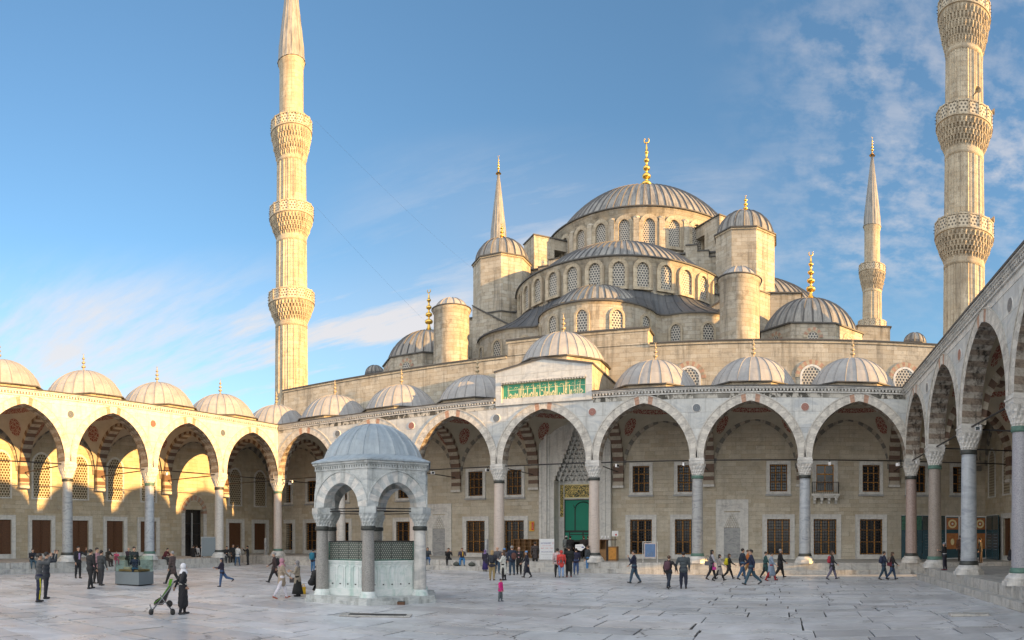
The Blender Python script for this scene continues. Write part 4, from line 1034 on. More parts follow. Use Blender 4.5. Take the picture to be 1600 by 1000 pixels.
def fcap():
    mb = MB(); n = 48
    for k, (r0, r1, z0, z1) in enumerate(((.225, .24, 2.84, 2.98), (.24, .29, 2.98, 3.12), (.29, .35, 3.12, 3.30))):
        f = k/3
        sq = lambda r, a: r*((1-f) + f*min(1.25, 1/max(abs(cos(a)), abs(sin(a)))))
        rows = []
        for r, z, amp in ((r0, z0, 0), (r0+.5*(r1-r0), (z0+z1)/2, .035), (r1, z1, .012), (r1, z1+.01, 0), (r1*.92, z1+.011, 0)):
            rows.append([mb.V(((sq(r, 2*pi*i/n)-amp*((i//2+k) % 2))*cos(2*pi*i/n), (sq(r, 2*pi*i/n)-amp*((i//2+k) % 2))*sin(2*pi*i/n), z)) for i in range(n)])
        for a, b in zip(rows[:-1], rows[1:]):
            for i in range(n): mb.fi([a[i], a[(i+1) % n], b[(i+1) % n], b[i]], FOUNT)
    mb.box(-.30, .30, -.30, .30, 3.312, 3.55, FOUNT); return mb
for k in range(6):
    a = pi/3*k; c = inst('column', proto('fsh%d|' % (k in (0,)), fshaft2 if k == 0 else fshaft), FT, (2.15*cos(a), 2.15*sin(a), 0), a)
    c.name = 'column'
    inst('column_base', proto('column_base|f', fbase), c); inst('metal_ring', proto('metal_ring|f', fring), c); inst('capital', proto('capital|f', fcap), c)
mb = MB(); vm = lambda k, n: FOUNT
ap = 2.15*cos(pi/6)
for k in range(6):
    am = pi/3*k + pi/6; mb.T = Matrix.Rotation(am + pi/2, 4, 'Z')
    ho = (ap+.22)*tan(pi/6) - .004
    archwall(mb, -ho, ho, 0, 3.55, .80, .90, 5.08, -(ap+.22), -(ap-.20), FOUNT, 12, .02)
    voussoirs(mb, 0, 3.55, .80, .90, .40, -(ap+.255), -(ap-.24), 8, lambda k_, n_: MAR if k_ % 2 else FOUNT)
    voussoirs(mb, 0, 3.55, 1.20, 1.31, .035, -(ap+.285), -(ap+.20), 8, vm)
    x = -ho
    mb.box(-ho-.03, ho+.03, -(ap+.26), -(ap+.18), 4.93, 4.985, FOUNT)
    while x < ho-.05: mb.box(x, x+.055, -(ap+.27), -(ap+.18), 4.985, 5.08, FOUNT); x += .11
mb.T = None; mb.build('arch_wall', FT)
mb = MB()
for k in range(6):
    a0, a1 = pi/3*k, pi/3*(k+1); p = (2.1*cos(a0), 2.1*sin(a0)); q = (2.1*cos(a1), 2.1*sin(a1))
    for z in (3.50, 3.40): mb.tube((*p, z), (*q, z), .02, .02, IRON, 6)
mb.build('tie_rod', FT)
mb = MB(); c6 = 1/cos(pi/6)
mb.ngon(0, 0, (ap+.27)*c6, 6, 5.08, 5.14, FOUNT, 0); mb.ngon(0, 0, (ap+.34)*c6, 6, 5.14, 5.22, FOUNT, 0); mb.build('cornice', FT)
mb = MB(); R6 = (ap+.38)*c6
def hexr(a, R): 
    t = (a % (pi/3)) - pi/6; return R*cos(pi/6)/cos(t)
n = 96; prof = [(0, 5.22), (0, 5.27), (.35, 5.36), (.7, 5.43), (1, 5.50)]
rows = []
for f, z in prof: rows.append([mb.V((((hexr(2*pi*i/n, R6)*(1-f) + 1.93*f) + (.02 if (i % 2 and f == 0) else 0))*cos(2*pi*i/n), ((hexr(2*pi*i/n, R6)*(1-f) + 1.93*f) + (.02 if (i % 2 and f == 0) else 0))*sin(2*pi*i/n), z + (.018 if (i % 2 and f == 0 and z > 5.25) else 0))) for i in range(n)])
for a, b in zip(rows[:-1], rows[1:]):
    for i in range(n): mb.fi([a[i], a[(i+1) % n], b[(i+1) % n], b[i]], LEADF)
ribdome(mb, 0, 0, 1.93, 5.50, 1.38, 20, LEADF, rh=.022, rw=.016, rows=14, seams=(4, 5), ph=.1)
mb.build('dome', FT)
mb = MB(); mb.ngon(0, 0, 2.0, 6, 5.02, 5.06, PLAS, 0); mb.build('ceiling', FT)
mb = MB(); mb.ngon(0, 0, 1.98, 6, .24, .50, BASIN, 0); mb.ngon(0, 0, 1.90, 6, .50, 1.50, BASIN, 0); mb.ngon(0, 0, 1.95, 6, 1.50, 1.56, BASIN, 0)
ab = 1.90*cos(pi/6)
for k in range(6):
    mb.T = Matrix.Rotation(pi/3*k + pi/6 + pi/2, 4, 'Z')
    for i in range(5):
        x = -.72 + i*.36; w = .13
        for sg in (-1, 1): mb.box(x+sg*w-.014, x+sg*w+.014, -ab-.025, -ab-.001, .58, 1.28, BASIN)
        voussoirs(mb, x, 1.25, .115, .13, .03, -ab-.028, -ab-.001, 4, lambda a_, b_: BASIN)
        mb.box(x-.02, x+.02, -ab-.04, -ab-.002, .66, .70, BRONZE)
    mb.box(-.92, .92, -ab-.03, -ab-.001, 1.44, 1.485, BASIN)
mb.T = None; mb.build('basin', FT)
mb = MB(); r_ = 1.86
for k in range(6):
    a0, a1 = pi/3*k, pi/3*(k+1); p = Vector((r_*cos(a0), r_*sin(a0), 0)); q = Vector((r_*cos(a1), r_*sin(a1), 0)); e = (q-p).normalized()*.02
    l_ = (q-p).length
    mb.face([(*p.xy, 1.56), (*q.xy, 1.56), (*q.xy, 2.25), (*p.xy, 2.25)], LATB, False, [(0, 0), (l_, 0), (l_, .69), (0, .69)])
    mb.tube((*p.xy, 1.56), (*p.xy, 2.27), .03, .03, VERD, 6); mb.tube((*p.xy, 2.26), (*q.xy, 2.26), .022, .022, BRONZE, 6); mb.tube((*p.xy, 1.585), (*q.xy, 1.585), .03, .03, VERD, 6)
    for f in (.25, .5, .75): c = p.lerp(q, f); mb.tube((*c.xy, 1.56), (*c.xy, 2.26), .012, .012, BRONZE, 5)
mb.build('bronze_grille', FT)
# ================================================================== things standing in the court
def on_plane_y(u, y): return y*tan((u-U0)/F)
GLASS, ntg, bg_ = new_mat('case_glass'); bg_.inputs['Base Color'].default_value = (.80, .92, .87, 1); bg_.inputs['Roughness'].default_value = .03; bg_.inputs['Transmission Weight'].default_value = 1.0; bg_.inputs['IOR'].default_value = 1.1
x, y, r = P(197, 915.5); GREYP = plain('grey_panel', (.17, .20, .215), .5, 0, .08)
VC = tag(empty('display_case', (x-.35, y+.75, 0), -(197-U0)/F + radians(-38)), 'grey based glass display case with a building model inside', 'display case')
mb = MB(); mb.box(-.75, .75, -.62, .62, .06, .68, GREYP); mb.box(-.70, .70, -.57, .57, .02, .06, BLACK); mb.build('case_base', VC)
mb = MB()
for a, b in ((-1, 0), (1, 0), (0, -1), (0, 1)):
    if a: mb.box(a*.73-.006, a*.73+.006, -.60, .60, .682, 1.48, GLASS)
    else: mb.box(-.72, .72, b*.60-.006, b*.60+.006, .682, 1.48, GLASS)
mb.build('glass_panes', VC)
mb = MB(); mb.box(-.6, .6, -.5, .5, .70, .80, WOODC); mb.build('model_table', VC)
tm = MB(); tm.box(-.45, .15, -.35, .35, .80, .90, ASHM); tm.lathe(.0, 0, [(.2, .90), (.19, .98), (.14, 1.05), (.02, 1.09)], 16, LEADM); tm.tube((-.4, -.3, .8), (-.4, -.3, 1.2), .02, .01, ASHM, 8); tm.tube((-.4, .3, .8), (-.4, .3, 1.2), .02, .01, ASHM, 8)
tag(tm.build('building_model'), 'small pale model of a domed building inside the glass case', 'model').location = (VC.location.x, VC.location.y, 0)
# grey board left of the arch door
x, y, r = P(324, 872.5, .0); 
BB = tag(empty('notice_board', (-40.9, 36.2, ZP), radians(60)), 'blank grey notice board standing by the arched side door', 'notice board')
mb = MB(); mb.box(-.62, .62, -.03, .03, .12, 1.62, GREYP); mb.build('board', BB)
mb = MB()
for s_ in (-1, 1): mb.box(s_*.65-.025, s_*.65+.025, -.03, .03, 0, 1.70, GREYM); mb.box(s_*.65-.03, s_*.65+.03, -.3, .3, 0, .04, GREYM)
mb.box(-.63, .63, -.025, .025, 1.63, 1.68, GREYM)
mb.build('board_frame', BB)
# white information pillar
BLUEP = plain('print_blue', (.03, .06, .32), .5); REDP = plain('print_red', (.62, .03, .03), .5); GREYT = plain('print_grey', (.35, .36, .42), .5)
x, y, r = P(853, 889.5); TO = tag(empty('information_pillar', (x, y+.15, 0), -(853-U0)/F + .10), 'tall white information pillar with red and blue writing', 'sign')
hT = (889.5-842)/F*r; W2 = .55
mb = MB(); mb.box(-W2, W2, -.16, .22, .12, hT, plain('sign_white', (.80, .82, .84), .4, 0, .03)); mb.build('panel', TO)
mb = MB(); mb.box(-W2-.06, W2+.06, -.20, .26, 0, .118, plain('sign_plinth', (.10, .07, .07), .6)); mb.build('plinth', TO)
def line(body, mat, z, h, w, parent, y_=-.165, x_=0): return text_mesh('lettering', body, mat, parent, (x_, y_, z), w, h)
line('SULTANAHMET', BLUEP, hT*.86, .10, .78, TO, x_=-.06); line('J', REDP, hT*.86, .15, .07, TO, x_=.44)
line('CAMII ZIYARET', plain('print_pink', (.75, .35, .38), .5), hT*.78, .05, .7, TO)
for x_, t_ in ((-.34, '8:30'), (0, '12:00'), (.34, '14:00')): line(t_, REDP, hT*.695, .06, .2, TO, x_=x_)
line('VISITING HOURS MOSQUE', BLUEP, hT*.58, .05, .86, TO)
mb = MB()
for q in ((-.42, .42, .485, .49), (-.42, .42, .555, .56), (-.42, -.414, .485, .56), (.414, .42, .485, .56), (-.003, .003, .485, .56)): mb.box(q[0], q[1], -.166, -.161, hT*q[2]-.003, hT*q[3], GREYT)
mb.build('printed_box', TO)
for i, t_ in enumerate(('please remove your shoes', 'before entering the mosque', 'keep silent during prayer', 'cover head and shoulders', 'entrance is free of charge', 'thank you for your visit')): line(t_, GREYT, hT*(.44-.052*i), .03, .55+.05*(i % 3), TO)
# yellow and red wall sign
xs_ = on_plane_y(831, WY-.1); WS = tag(empty('wall_sign', (xs_, WY-.07, 3.25)), 'small yellow and red vertical sign on the wall by the portal', 'sign')
mb = MB(); mb.box(-.21, .21, -.03, .0, -.40, .40, plain('sign_yellow', (.75, .42, .03), .5)); mb.build('panel', WS)
mb = MB(); mb.box(-.03, .16, -.036, -.031, -.32, .32, REDP); mb.build('red_field', WS)
text_mesh('lettering', '\u0627\u0644\u0644\u0647', GOLDP, WS, (.065, -.04, 0), .12, .4)
# shoe cabinets left of the portal
xs_ = on_plane_y(829, 49.5)
CB = tag(empty('shoe_cabinet', (xs_-.2, 50.2, ZP)), 'long open wooden shoe cabinet against the wall left of portal', 'cabinet')
mb = MB()
mb.box(-1.5, 1.5, .25, .28, 0, 1.5, WOODC)
for i in range(7): mb.box(-1.5+i*.5-.02, -1.5+i*.5+.02, -.15, .25, 0, 1.5, WOODC)
mb.build('cabinet_body', CB); mb = MB()
for j in range(6): mb.box(-1.478, 1.478, -.14, .249, j*.29, j*.29+.03, WOODC)
mb.build('shelf', CB)
# booth right of the portal
def plane(u, yy, z=ZP): return (on_plane_y(u, yy), yy, z)
x0 = on_plane_y(949, 46.5)
LB = tag(empty('wooden_booth', (x0, 46.5, ZP)), 'brown wooden kiosk stand beside the pale column right of portal', 'cabinet')
mb = MB(); mb.box(-.50, -.46, -.3, .3, 0, 1.45, WOODC); mb.box(-.05, -.01, -.3, .3, 0, 1.45, WOODC); mb.box(-.46, -.05, .26, .3, 0, 1.45, WOODC); mb.box(-.46, -.05, -.3, -.26, .0, .8, WOODC); mb.build('cabinet_body', LB)
mb = MB(); mb.box(-.56, .6, -.36, .36, 1.45, 1.50, WOODD); mb.build('top', LB)
mb = MB(); mb.box(.12, .75, -.25, .3, .0, 1.0, WOODC); mb.box(.17, .70, -.27, -.25, .1, .92, WOODO); mb.build('side_box', LB)
mb = MB(); mb.box(-.02, .1, -.28, -.24, 0, 1.45, IRON); mb.build('post', LB)
x0 = on_plane_y(961, 48.0); NT = tag(empty('paper_notice', (x0, 48.0, ZP)), 'white paper notice with a red mark on a thin stand', 'sign')
mb = MB(); mb.box(-.02, .02, 0, .03, 0, 1.75, IRON); mb.box(-.2, .2, -.15, .2, 0, .03, IRON); mb.build('stand', NT); mb = MB(); mb.box(-.24, .24, -.02, 0, 1.72, 2.12, WHITE); mb.build('paper', NT); mb = MB(); mb.ell((.08, -.025, 1.84), .07, .004, .07, REDP, 12, 6); mb.build('red_mark', NT)
for i, (u, lab) in enumerate(((941, 'left'), (946.5, 'middle'), (951, 'right'))):
    mb = MB(); mb.lathe(0, 0, [(.001, 0), (.06, 0), (.065, .18), (.03, .26), (.001, .27)], 12, WHITE); o = tag(mb.build('white_bottle'), 'white bottle on the wooden booth, %s one of three' % lab, 'bottle', 'bottles on the booth'); o.location = (on_plane_y(u, 46.5), 46.45, ZP+1.502)
# blue framed poster on the rear platform
x0 = on_plane_y(1015.5, 43.75); PS = tag(empty('poster_stand', (x0, 43.85, ZP)), 'blue poster in a pale frame on two thin posts', 'poster stand')
mb = MB()
for s_ in (-.49, .49): mb.box(s_-.02, s_+.02, -.02, .02, 0, 1.38, MAR)
mb.box(-.47, .47, -.015, .015, 1.34, 1.38, MAR); mb.build('stand_frame', PS)
mb = MB(); mb.box(-.40, .40, -.03, .0, .32, 1.28, plain('poster_frame', (.55, .46, .44), .5)); pp = mb.build('poster_frame', PS)
mb = MB(); mb.box(-.345, .345, -.036, -.031, .37, 1.22, plain('poster_blue', (.10, .19, .36), .45, 0, .3, 4)); mb.build('poster', PS)
for i in range(4): line('opening hours for visitors and prayer'[i*9:i*9+9], GREYM, .62-.06*i, .03, .4, PS, -.04)
# exhibition panels in the right corner
TEAL = plain('panel_teal', (.03, .085, .11), .25, 0, .3, 1.5); TEALG = plain('panel_green_photo', (.05, .20, .13), .3, 0, .8, 6); DKPH = plain('panel_dark_photo', (.07, .09, .08), .3, 0, .8, 7)
ORNG = plain('panel_orange', (.52, .20, .06), .4, 0, .45, 5); ORNR = plain('panel_orange_red', (.50, .13, .06), .4, 0, .5, 7)
def xpanel(cx, yy, w, kind, label, rz=0.0, x_=None):
    r0 = tag(empty('exhibition_panel', (cx if x_ is None else x_, yy, ZP), rz), label, 'exhibition panel', 'exhibition panels in the right corner')
    mb = MB(); mb.box(-w/2, w/2, 0, .06, .0, 3.28, TEAL if kind < 2 else WHITE); mb.build('board', r0)
    if kind < 2:
        mb = MB(); mb.box(-w/2+.03, w/2-.03, -.012, -.002, 2.2, 3.22, TEALG if kind == 0 else DKPH); mb.build('photograph', r0)
        for i in range(6): line('history of the mosque and its tiles'[i*5:i*5+12], GREYT, 1.85-.22*i, .035, w*.6, r0, -.006)
    else:
        mb = MB(); mb.box(-w/2+.06, w/2-.06, -.01, -.001, .07, 3.2, TEAL); mb.build('backing', r0)
        mb = MB(); mb.box(-w/2+.08, w/2-.08, -.022, -.012, 2.25, 3.12, ORNG); mb.T = Matrix.Translation((0, -.022, 2.68)) @ Matrix.Rotation(pi/2, 4, 'X')
        for a, b, m_ in ((.34, .39, ORNR), (.20, .34, GOLDP), (.08, .2, ORNG), (.0, .08, WHITE)): mb.lathe(0, 0, [(b, 0), (b, .004+.002*(.4-b)*10), (max(a, .001), .004+.002*(.4-b)*10)], 24, m_, smooth=False)
        mb.T = None; mb.build('rosette_print', r0)
        mb = MB(); mb.box(-w/2+.08, w/2-.08, -.022, -.012, .75, 1.95, ORNR if kind == 3 else ORNG); mb.ell((0, -.022, 1.3), .14, .004, .25, GOLDP); mb.build('lower_print', r0)
yy = 50.2
lab = ['teal exhibition panel with green photo, leftmost in the right corner', 'teal exhibition panel seen between the pink and brown columns', 'dark photo panel just left of the orange exhibition panels', 'orange print panel left of the blue grey column', 'middle orange panel hidden mostly by the blue grey column', 'orange rosette panel right of the blue grey column']
us = [1408, 1442, 1464, 1477, 1499, 1521, 1543]; kinds = [0, 1, 1, 2, 3, 2]
us = [1408, 1441, 1462, 1477, 1499, 1521, 1541]
for i in range(6):
    a_, b_ = on_plane_y(us[i], yy), on_plane_y(us[i+1], yy); xpanel((a_+b_)/2, yy, (b_-a_)-.03, kinds[i], lab[i])
for i, yv in enumerate((48.9, 47.4)): xpanel(0, yv, 1.4, 1, ('dark exhibition panel on the side wall beside the corner', 'dark exhibition panel on the side wall nearest the viewer')[i], -pi/2, XR+7.3-.35)
# broken slab and drain slab on the court
x, y, r = P(1525, 961); mb = MB(); mb.box(-.42, .42, -.3, .3, -.02, .06, STEPM); mb.T = Matrix.Rotation(.3, 4, 'Z'); mb.box(-.85, -.46, -.25, .2, -.02, .085, STEPM); mb.T = None
o = tag(mb.build('broken_slab'), 'loose broken stone slab lying on the paving at right', 'stone slab'); o.location = (x, y, 0); o.rotation_euler.z = -.3
x, y, r = P(590, 962); mb = MB(); mb.box(-1.15, 1.05, -.35, .35, -.03, .035, STEPM); mb.box(-.9, .9, -.2, .2, .03, .04, IRON)
o = tag(mb.build('drain_cover'), 'sunken drain cover slab in the paving before the fountain', 'drain cover'); o.location = (x, y, 0); o.rotation_euler.z = .45
x, y, r = P(627, 945); mb = MB(); mb.box(-.13, .13, -.10, .10, 0, .11, WOODD); mb.box(-.11, .11, -.08, .08, .11, .13, BRONZE); o = tag(mb.build('small_box'), 'small dark box on the paving against the fountain step', 'box'); o.location = (x, y, 0); o.rotation_euler.z = .4
x0 = on_plane_y(415, 43.2) 
for u, lab_ in ((415, 'grey steel post on the steps left of the corner column'), (760, 'grey steel post before the barred window left of portal')):
    x0 = on_plane_y(u, 44.6); mb = MB(); mb.lathe(0, 0, [(.22, 0), (.22, .03), (.13, .04), (.13, 1.5), (.10, 1.55), (.001, 1.56)], 16, GREYM); o = tag(mb.build('steel_post'), lab_, 'post'); o.location = (x0, 44.6, ZP)
# ================================================================== people
import numpy as np
CM = {}
def cloth(c, rough=.85):
    k = tuple(round(x, 3) for x in c)
    if k not in CM: CM[k] = plain('cloth_%d' % len(CM), c, rough, 0, .3, 14)
    return CM[k]
HAIRM = {'dark': plain('dark_hair', (.02, .016, .013), .6), 'brown': plain('brown_hair', (.09, .05, .03), .6), 'blond': plain('blond_hair', (.40, .27, .13), .6), 'grey': plain('grey_hair', (.28, .27, .26), .7)}
SKD = plain('eye_dark', (.02, .015, .01), .3)
SHOE = plain('shoe_leather', (.02, .018, .018), .4)
def rot2(a): return sin(a), -cos(a)
def person(label, x, y, z0, yaw, h, pose='stand', top=(.03,.03,.035), bottom=(.03,.03,.04), shoe=None, hair='dark', head='short', headc=None, coat=0.0, long_hair=False, fat=1.0, lean=0, la=None, ra=None, legs=None, vox=.0155, group=None, sleeve=None, belt=None, seat=None):
    topm = cloth(top); botm = cloth(bottom); shm = cloth(shoe) if shoe else SHOE
    slm = cloth(sleeve) if sleeve else topm
    bones = []   # p, q, r0, r1, mat
    st = {'stand': ((2, 3), (-3, 4)), 'walk': ((17 + len(label) % 5, 6), (-13 - len(label) % 6, 14 + len(label) % 7)), 'stride': ((23 + len(label) % 4, 4), (-19 - len(label) % 5, 26)), 'sit': ((82, 84), (80, 76)), 'crouch': ((95, 130), (80, 125))}[pose] if legs is None else legs
    aL, aR = la or {'stand': (4, 8, 14), 'walk': (-18, 7, 20), 'stride': (-24, 7, 25), 'sit': (35, 10, 55), 'crouch': (40, 12, 60)}[pose], ra or {'stand': (8, 8, 18), 'walk': (20, 7, 30), 'stride': (26, 7, 32), 'sit': (30, 10, 60), 'crouch': (45, 12, 60)}[pose]
    if la is not None: aL = la
    ln = radians(lean + {'sit': 14, 'crouch': 25}.get(pose, 1))
    V = Vector; hip = V((0, 0, .52))
    up = V((sin(ln), 0, cos(ln)))
    sh = hip + up*.300; nk = hip + up*.335; hd = hip + up*.405 + V((.012, 0, 0))
    tk = .008 if coat or sum(top) < 3 else 0
    f = fat*1.12
    bones += [(hip + V((0,-.035,.005)), hip + V((0,.035,.005)), .070*f, .070*f, botm), (hip + up*.07 + V((0,-.018,0)), hip + up*.07 + V((0,.018,0)), .066*f, .066*f, topm),
              (hip + up*.15 + V((0,-.03,0)), hip + up*.15 + V((0,.03,0)), .067*f, .067*f, topm), (hip + up*.235 + V((0,-.055,0)), hip + up*.235 + V((0,.055,0)), .064*f, .064*f, topm),
              (sh + V((0,-.085,-.015)), sh + V((0,.085,-.015)), .036*f, .036*f, topm), (sh + V((0,-.03,.0)), sh + V((0,.03,.0)), .045, .045, topm),
              (nk - up*.03, hd - up*.03, .034, .031, SKIN)]
    if top is not None: bones.append((hip - up*.015 + V((0,-.03,0)), hip - up*.015 + V((0,.03,0)), .077*f, .077*f, topm))
    # head with jaw, nose and ears
    bones += [(hd + V((0, 0, .018)), hd + V((-.008, 0, .022)), .051, .054, SKIN), (hd + V((.012, 0, -.022)), hd + V((.02, 0, -.038)), .036, .024, SKIN),
              (hd + V((.052, 0, .008)), hd + V((.062, 0, -.008)), .007, .009, SKIN), (hd + V((-.004, .05, 0)), hd + V((-.004, .05, .012)), .009, .010, SKIN), (hd + V((-.004, -.05, 0)), hd + V((-.004, -.05, .012)), .009, .010, SKIN)]
    feet = []
    for sg, (t, k) in ((1, st[0]), (-1, st[1])):
        t = radians(t); c = t - radians(k); spread = .012 if pose in ('walk', 'stride') else .022
        if pose == 'sit': spread = .05
        a = hip + V((0, sg*.042, -.01)); kn = a + V((sin(t)*.235, sg*spread, -cos(t)*.235)); an = kn + V((sin(c)*.235, 0, -cos(c)*.235))
        fp = max(-.9, min(.3, c*.9)) if c < -.3 else (min(.35, c) if pose in ('walk', 'stride') else 0)
        toe = an + V((cos(fp)*.085, sg*.012, sin(fp)*.085 - .022)); heel = an + V((-.02, 0, -.022))
        lowm = botm
        bones += [(a, kn, .057*f, .042*f, botm), (kn, kn.lerp(an, .4), .041*f, .039*f, lowm), (kn.lerp(an, .4), an, .039*f, .027, lowm), (heel, toe, .024, .019, shm), (an, heel, .026, .022, shm)]
        feet.append(min(an.z-.045, toe.z-.02, heel.z-.024))
        if sg == 1: kL = kn
        else: kR = kn
    if coat:
        mid = (kL + kR)/2; hem = V((hip.x*(1-coat) + mid.x*coat*.8, 0, hip.z - .26*coat)); wdt = max(.03, abs(kL.x-kR.x)*.35*coat)
        if pose in ('sit', 'crouch'): hem = hip + V((.16*coat, 0, -.05))
        bones += [(hip + V((0,-.02,.0)), hem + V((-wdt,-.02,0)), .080*f, .070*f, topm), (hip + V((0,.02,.0)), hem + V((wdt,.02,0)), .080*f, .070*f, topm)]
    hands = []
    for sg, (a, b, e) in ((1, aL), (-1, aR)):
        a, b, e = radians(a), radians(b), radians(e)
        s0 = sh + V((0, sg*.108*f, -.012)); d1 = V((sin(a)*cos(b), sg*sin(b), -cos(a)*cos(b))); el_ = s0 + d1*.170
        inw = -.35*sin(min(e, 1.5)); d2 = V((sin(a+e), sg*(sin(b)*.5+inw), -cos(a+e))).normalized(); wr = el_ + d2*.145
        bones += [(s0, el_, .036*f, .030*f, slm), (el_, wr, .029*f, .020, slm), (wr, wr + d2*.045, .0165, .0185, SKIN)]
        hands.append((wr, d2, sg))
    if seat is not None: zoff = seat/h + .075 - hip.z
    else: zoff = -min(feet)
    mb = MB()
    for p, q, r0, r1, m in bones:
        p, q = V(p), V(q)
        if (p-q).length > 1e-4: mb.tube(p, q, r0, r1, SKIN, 12)
        mb.ell(p, r0, r0, r0, SKIN, 12, 8); mb.ell(q, r1, r1, r1, SKIN, 12, 8)
    me = bpy.data.meshes.new('person'); me.from_pydata([tuple(V(v)*h) for v in mb.v], [], mb.f)
    tmp = bpy.data.objects.new('tmp', me); COL.objects.link(tmp)
    rm = tmp.modifiers.new('r', 'REMESH'); rm.mode = 'VOXEL'; rm.voxel_size = vox; rm.use_smooth_shade = True
    sm = tmp.modifiers.new('s', 'SMOOTH'); sm.factor = .5; sm.iterations = 3
    dg = bpy.context.evaluated_depsgraph_get(); me2 = bpy.data.meshes.new_from_object(tmp.evaluated_get(dg)); bpy.data.objects.remove(tmp)
    nv = len(me2.vertices); co = np.empty(nv*3); me2.vertices.foreach_get('co', co); co = co.reshape(-1, 3)/h
    nf = len(me2.polygons); fc = np.empty(nf*3); me2.polygons.foreach_get('center', fc); fc = fc.reshape(-1, 3)/h
    mats = []; best = np.full(nf, 1e9); idx = np.zeros(nf, dtype=np.int32)
    for p, q, r0, r1, m in bones:
        p_ = np.array(p); d_ = np.array(q) - p_; l2 = max(1e-9, d_ @ d_); t = np.clip(((fc-p_) @ d_)/l2, 0, 1)
        dist = np.linalg.norm(fc - (p_ + t[:, None]*d_), axis=1) - (r0 + (r1-r0)*t)
        if m not in mats: mats.append(m)
        k = dist < best; best[k] = dist[k]; idx[k] = mats.index(m)
    if belt:
        bm_ = cloth(belt); mats.append(bm_); zz = fc[:, 2] - hip.z; k = (np.abs(zz - .075) < .011) & (np.abs(fc[:, 1]) < .1) & (np.abs(fc[:, 0]) < .12); idx[k] = len(mats)-1
    # folds in the cloth
    sd_ = (hash(label) % 997)/50.0
    seed = sum(ord(c) for c in label)/7.0
    nrm = np.sin(co[:, 2]*70 + 5*np.sin(co[:, 0]*30+seed) + co[:, 1]*24)*.0022
    w_ = np.where(co[:, 2] < hip.z+.3, 1.0, 0.0)
    ctr = np.array(hip); dxy = co[:, :2] - ctr[:2]; ln_ = np.linalg.norm(dxy, axis=1)[:, None]+1e-6
    co[:, :2] += dxy/ln_*(nrm*w_)[:, None]
    co[:, 2] += zoff
    me2.vertices.foreach_set('co', (co*h).ravel())
    verts = [tuple(v.co) for v in me2.vertices]; faces = [list(p.vertices) for p in me2.polygons]; mi = list(idx)
    # five separate fingers on each hand, rooted in the palm
    fm_ = MB()
    for wr, d2, sg in hands:
        side = V((0, 1, 0)).cross(d2).normalized() if abs(d2.y) < .9 else V((1, 0, 0)); lat = d2.cross(side).normalized()
        for i, (o_, l_) in enumerate(((-.014, .036), (-.005, .042), (.005, .040), (.014, .032))):
            a = wr + d2*.050 + side*o_; b = a + d2*l_*.6 + lat*.004*sg; c = b + (d2*.7 + side*.0 - lat*sg*.6*.0 + V((0, -sg*.5, 0))).normalized()*l_*.5
            fm_.tube(a, b, .0052, .0050, SKIN, 6); fm_.tube(b, c, .0050, .0040, SKIN, 6)
        a = wr + d2*.018 + side*.014; b = a + (d2 + side*1.0).normalized()*.026; fm_.tube(a, b, .0062, .0055, SKIN, 6); fm_.tube(b, b + d2*.018, .0055, .0045, SKIN, 6)
    o0 = len(verts); verts += [((V(v).x)*h, V(v).y*h, (V(v).z + zoff)*h) for v in fm_.v]; faces += [[i+o0 for i in f_] for f_ in fm_.f]
    if SKIN not in mats: mats.append(SKIN)
    mi += [mats.index(SKIN)]*len(fm_.f)
    me3 = bpy.data.meshes.new('person'); me3.from_pydata(verts, [], faces)
    for m in mats: me3.materials.append(m)
    me3.polygons.foreach_set('material_index', [int(v) for v in mi]); me3.polygons.foreach_set('use_smooth', [True]*len(faces)); me3.update()
    o = bpy.data.objects.new('person', me3); COL.objects.link(o); tag(o, label, 'person', group); o.location = (x, y, z0); o.rotation_euler.z = yaw
    bpy.data.meshes.remove(me2)
    c = V((hd.x, 0, hd.z + zoff))*h; s = h
    mb = MB()
    hm = HAIRM[hair]
    if head in ('short', 'long', 'bun'):
        mb.ell(c + V((-.012, 0, .028))*s, .058*s, .057*s, .054*s, hm, 16, 10)
        if head == 'long': mb.ell(c + V((-.03, 0, -.035))*s, .042*s, .052*s, .085*s, hm, 14, 10)
        if head == 'bun': mb.ell(c + V((-.066, 0, .03))*s, .024*s, .024*s, .024*s, hm)
        mb.build('hair', o)
    elif head == 'bald':
        mb.ell(c + V((-.024, 0, .0))*s, .046*s, .053*s, .03*s, hm, 16, 8); mb.build('hair', o)
    elif head == 'scarf':
        m = cloth(headc); mb.ell(c + V((-.014, 0, .014))*s, .062*s, .062*s, .068*s, m, 18, 12); mb.lathe(c.x - .008*s, 0, [(.052*s, c.z - .03*s), (.058*s, c.z - .065*s), (.085*s, c.z - .10*s), (.095*s, c.z - .125*s), (.04*s, c.z-.13*s)], 20, m); mb.build('headscarf', o)
    elif head == 'hat':
        m = cloth(headc); mb.ell(c + V((-.006, 0, .04))*s, .060*s, .060*s, .048*s, m, 16, 10); mb.ell(c + V((-.066, 0, .0))*s*.5 + V((c.x*.0, 0, c.z*.0)), .001, .001, .001, m, 4, 3); mb.build('hat', o)
        mb = MB(); mb.ell(c + V((-.03, 0, -.012))*s, .040*s, .052*s, .06*s, hm, 14, 8); mb.build('hair', o)
    elif head == 'hood':
        m = topm; mb.ell(c + V((-.02, 0, .010))*s, .062*s, .062*s, .070*s, m, 18, 12); mb.build('hood', o)
    for sg in (-1, 1): mb = MB(); mb.ell(c + V((.044, sg*.018, .012))*s, .008*s, .009*s, .006*s, SKD, 8, 6); mb.build('eye', o)
    o['_h'] = h
    return o, dict(hip=(hip+V((0,0,zoff)))*h, sh=(sh+V((0,0,zoff)))*h, hands=[((wr+d2*.05)+V((0,0,zoff)))*h for wr, d2, sg in hands])
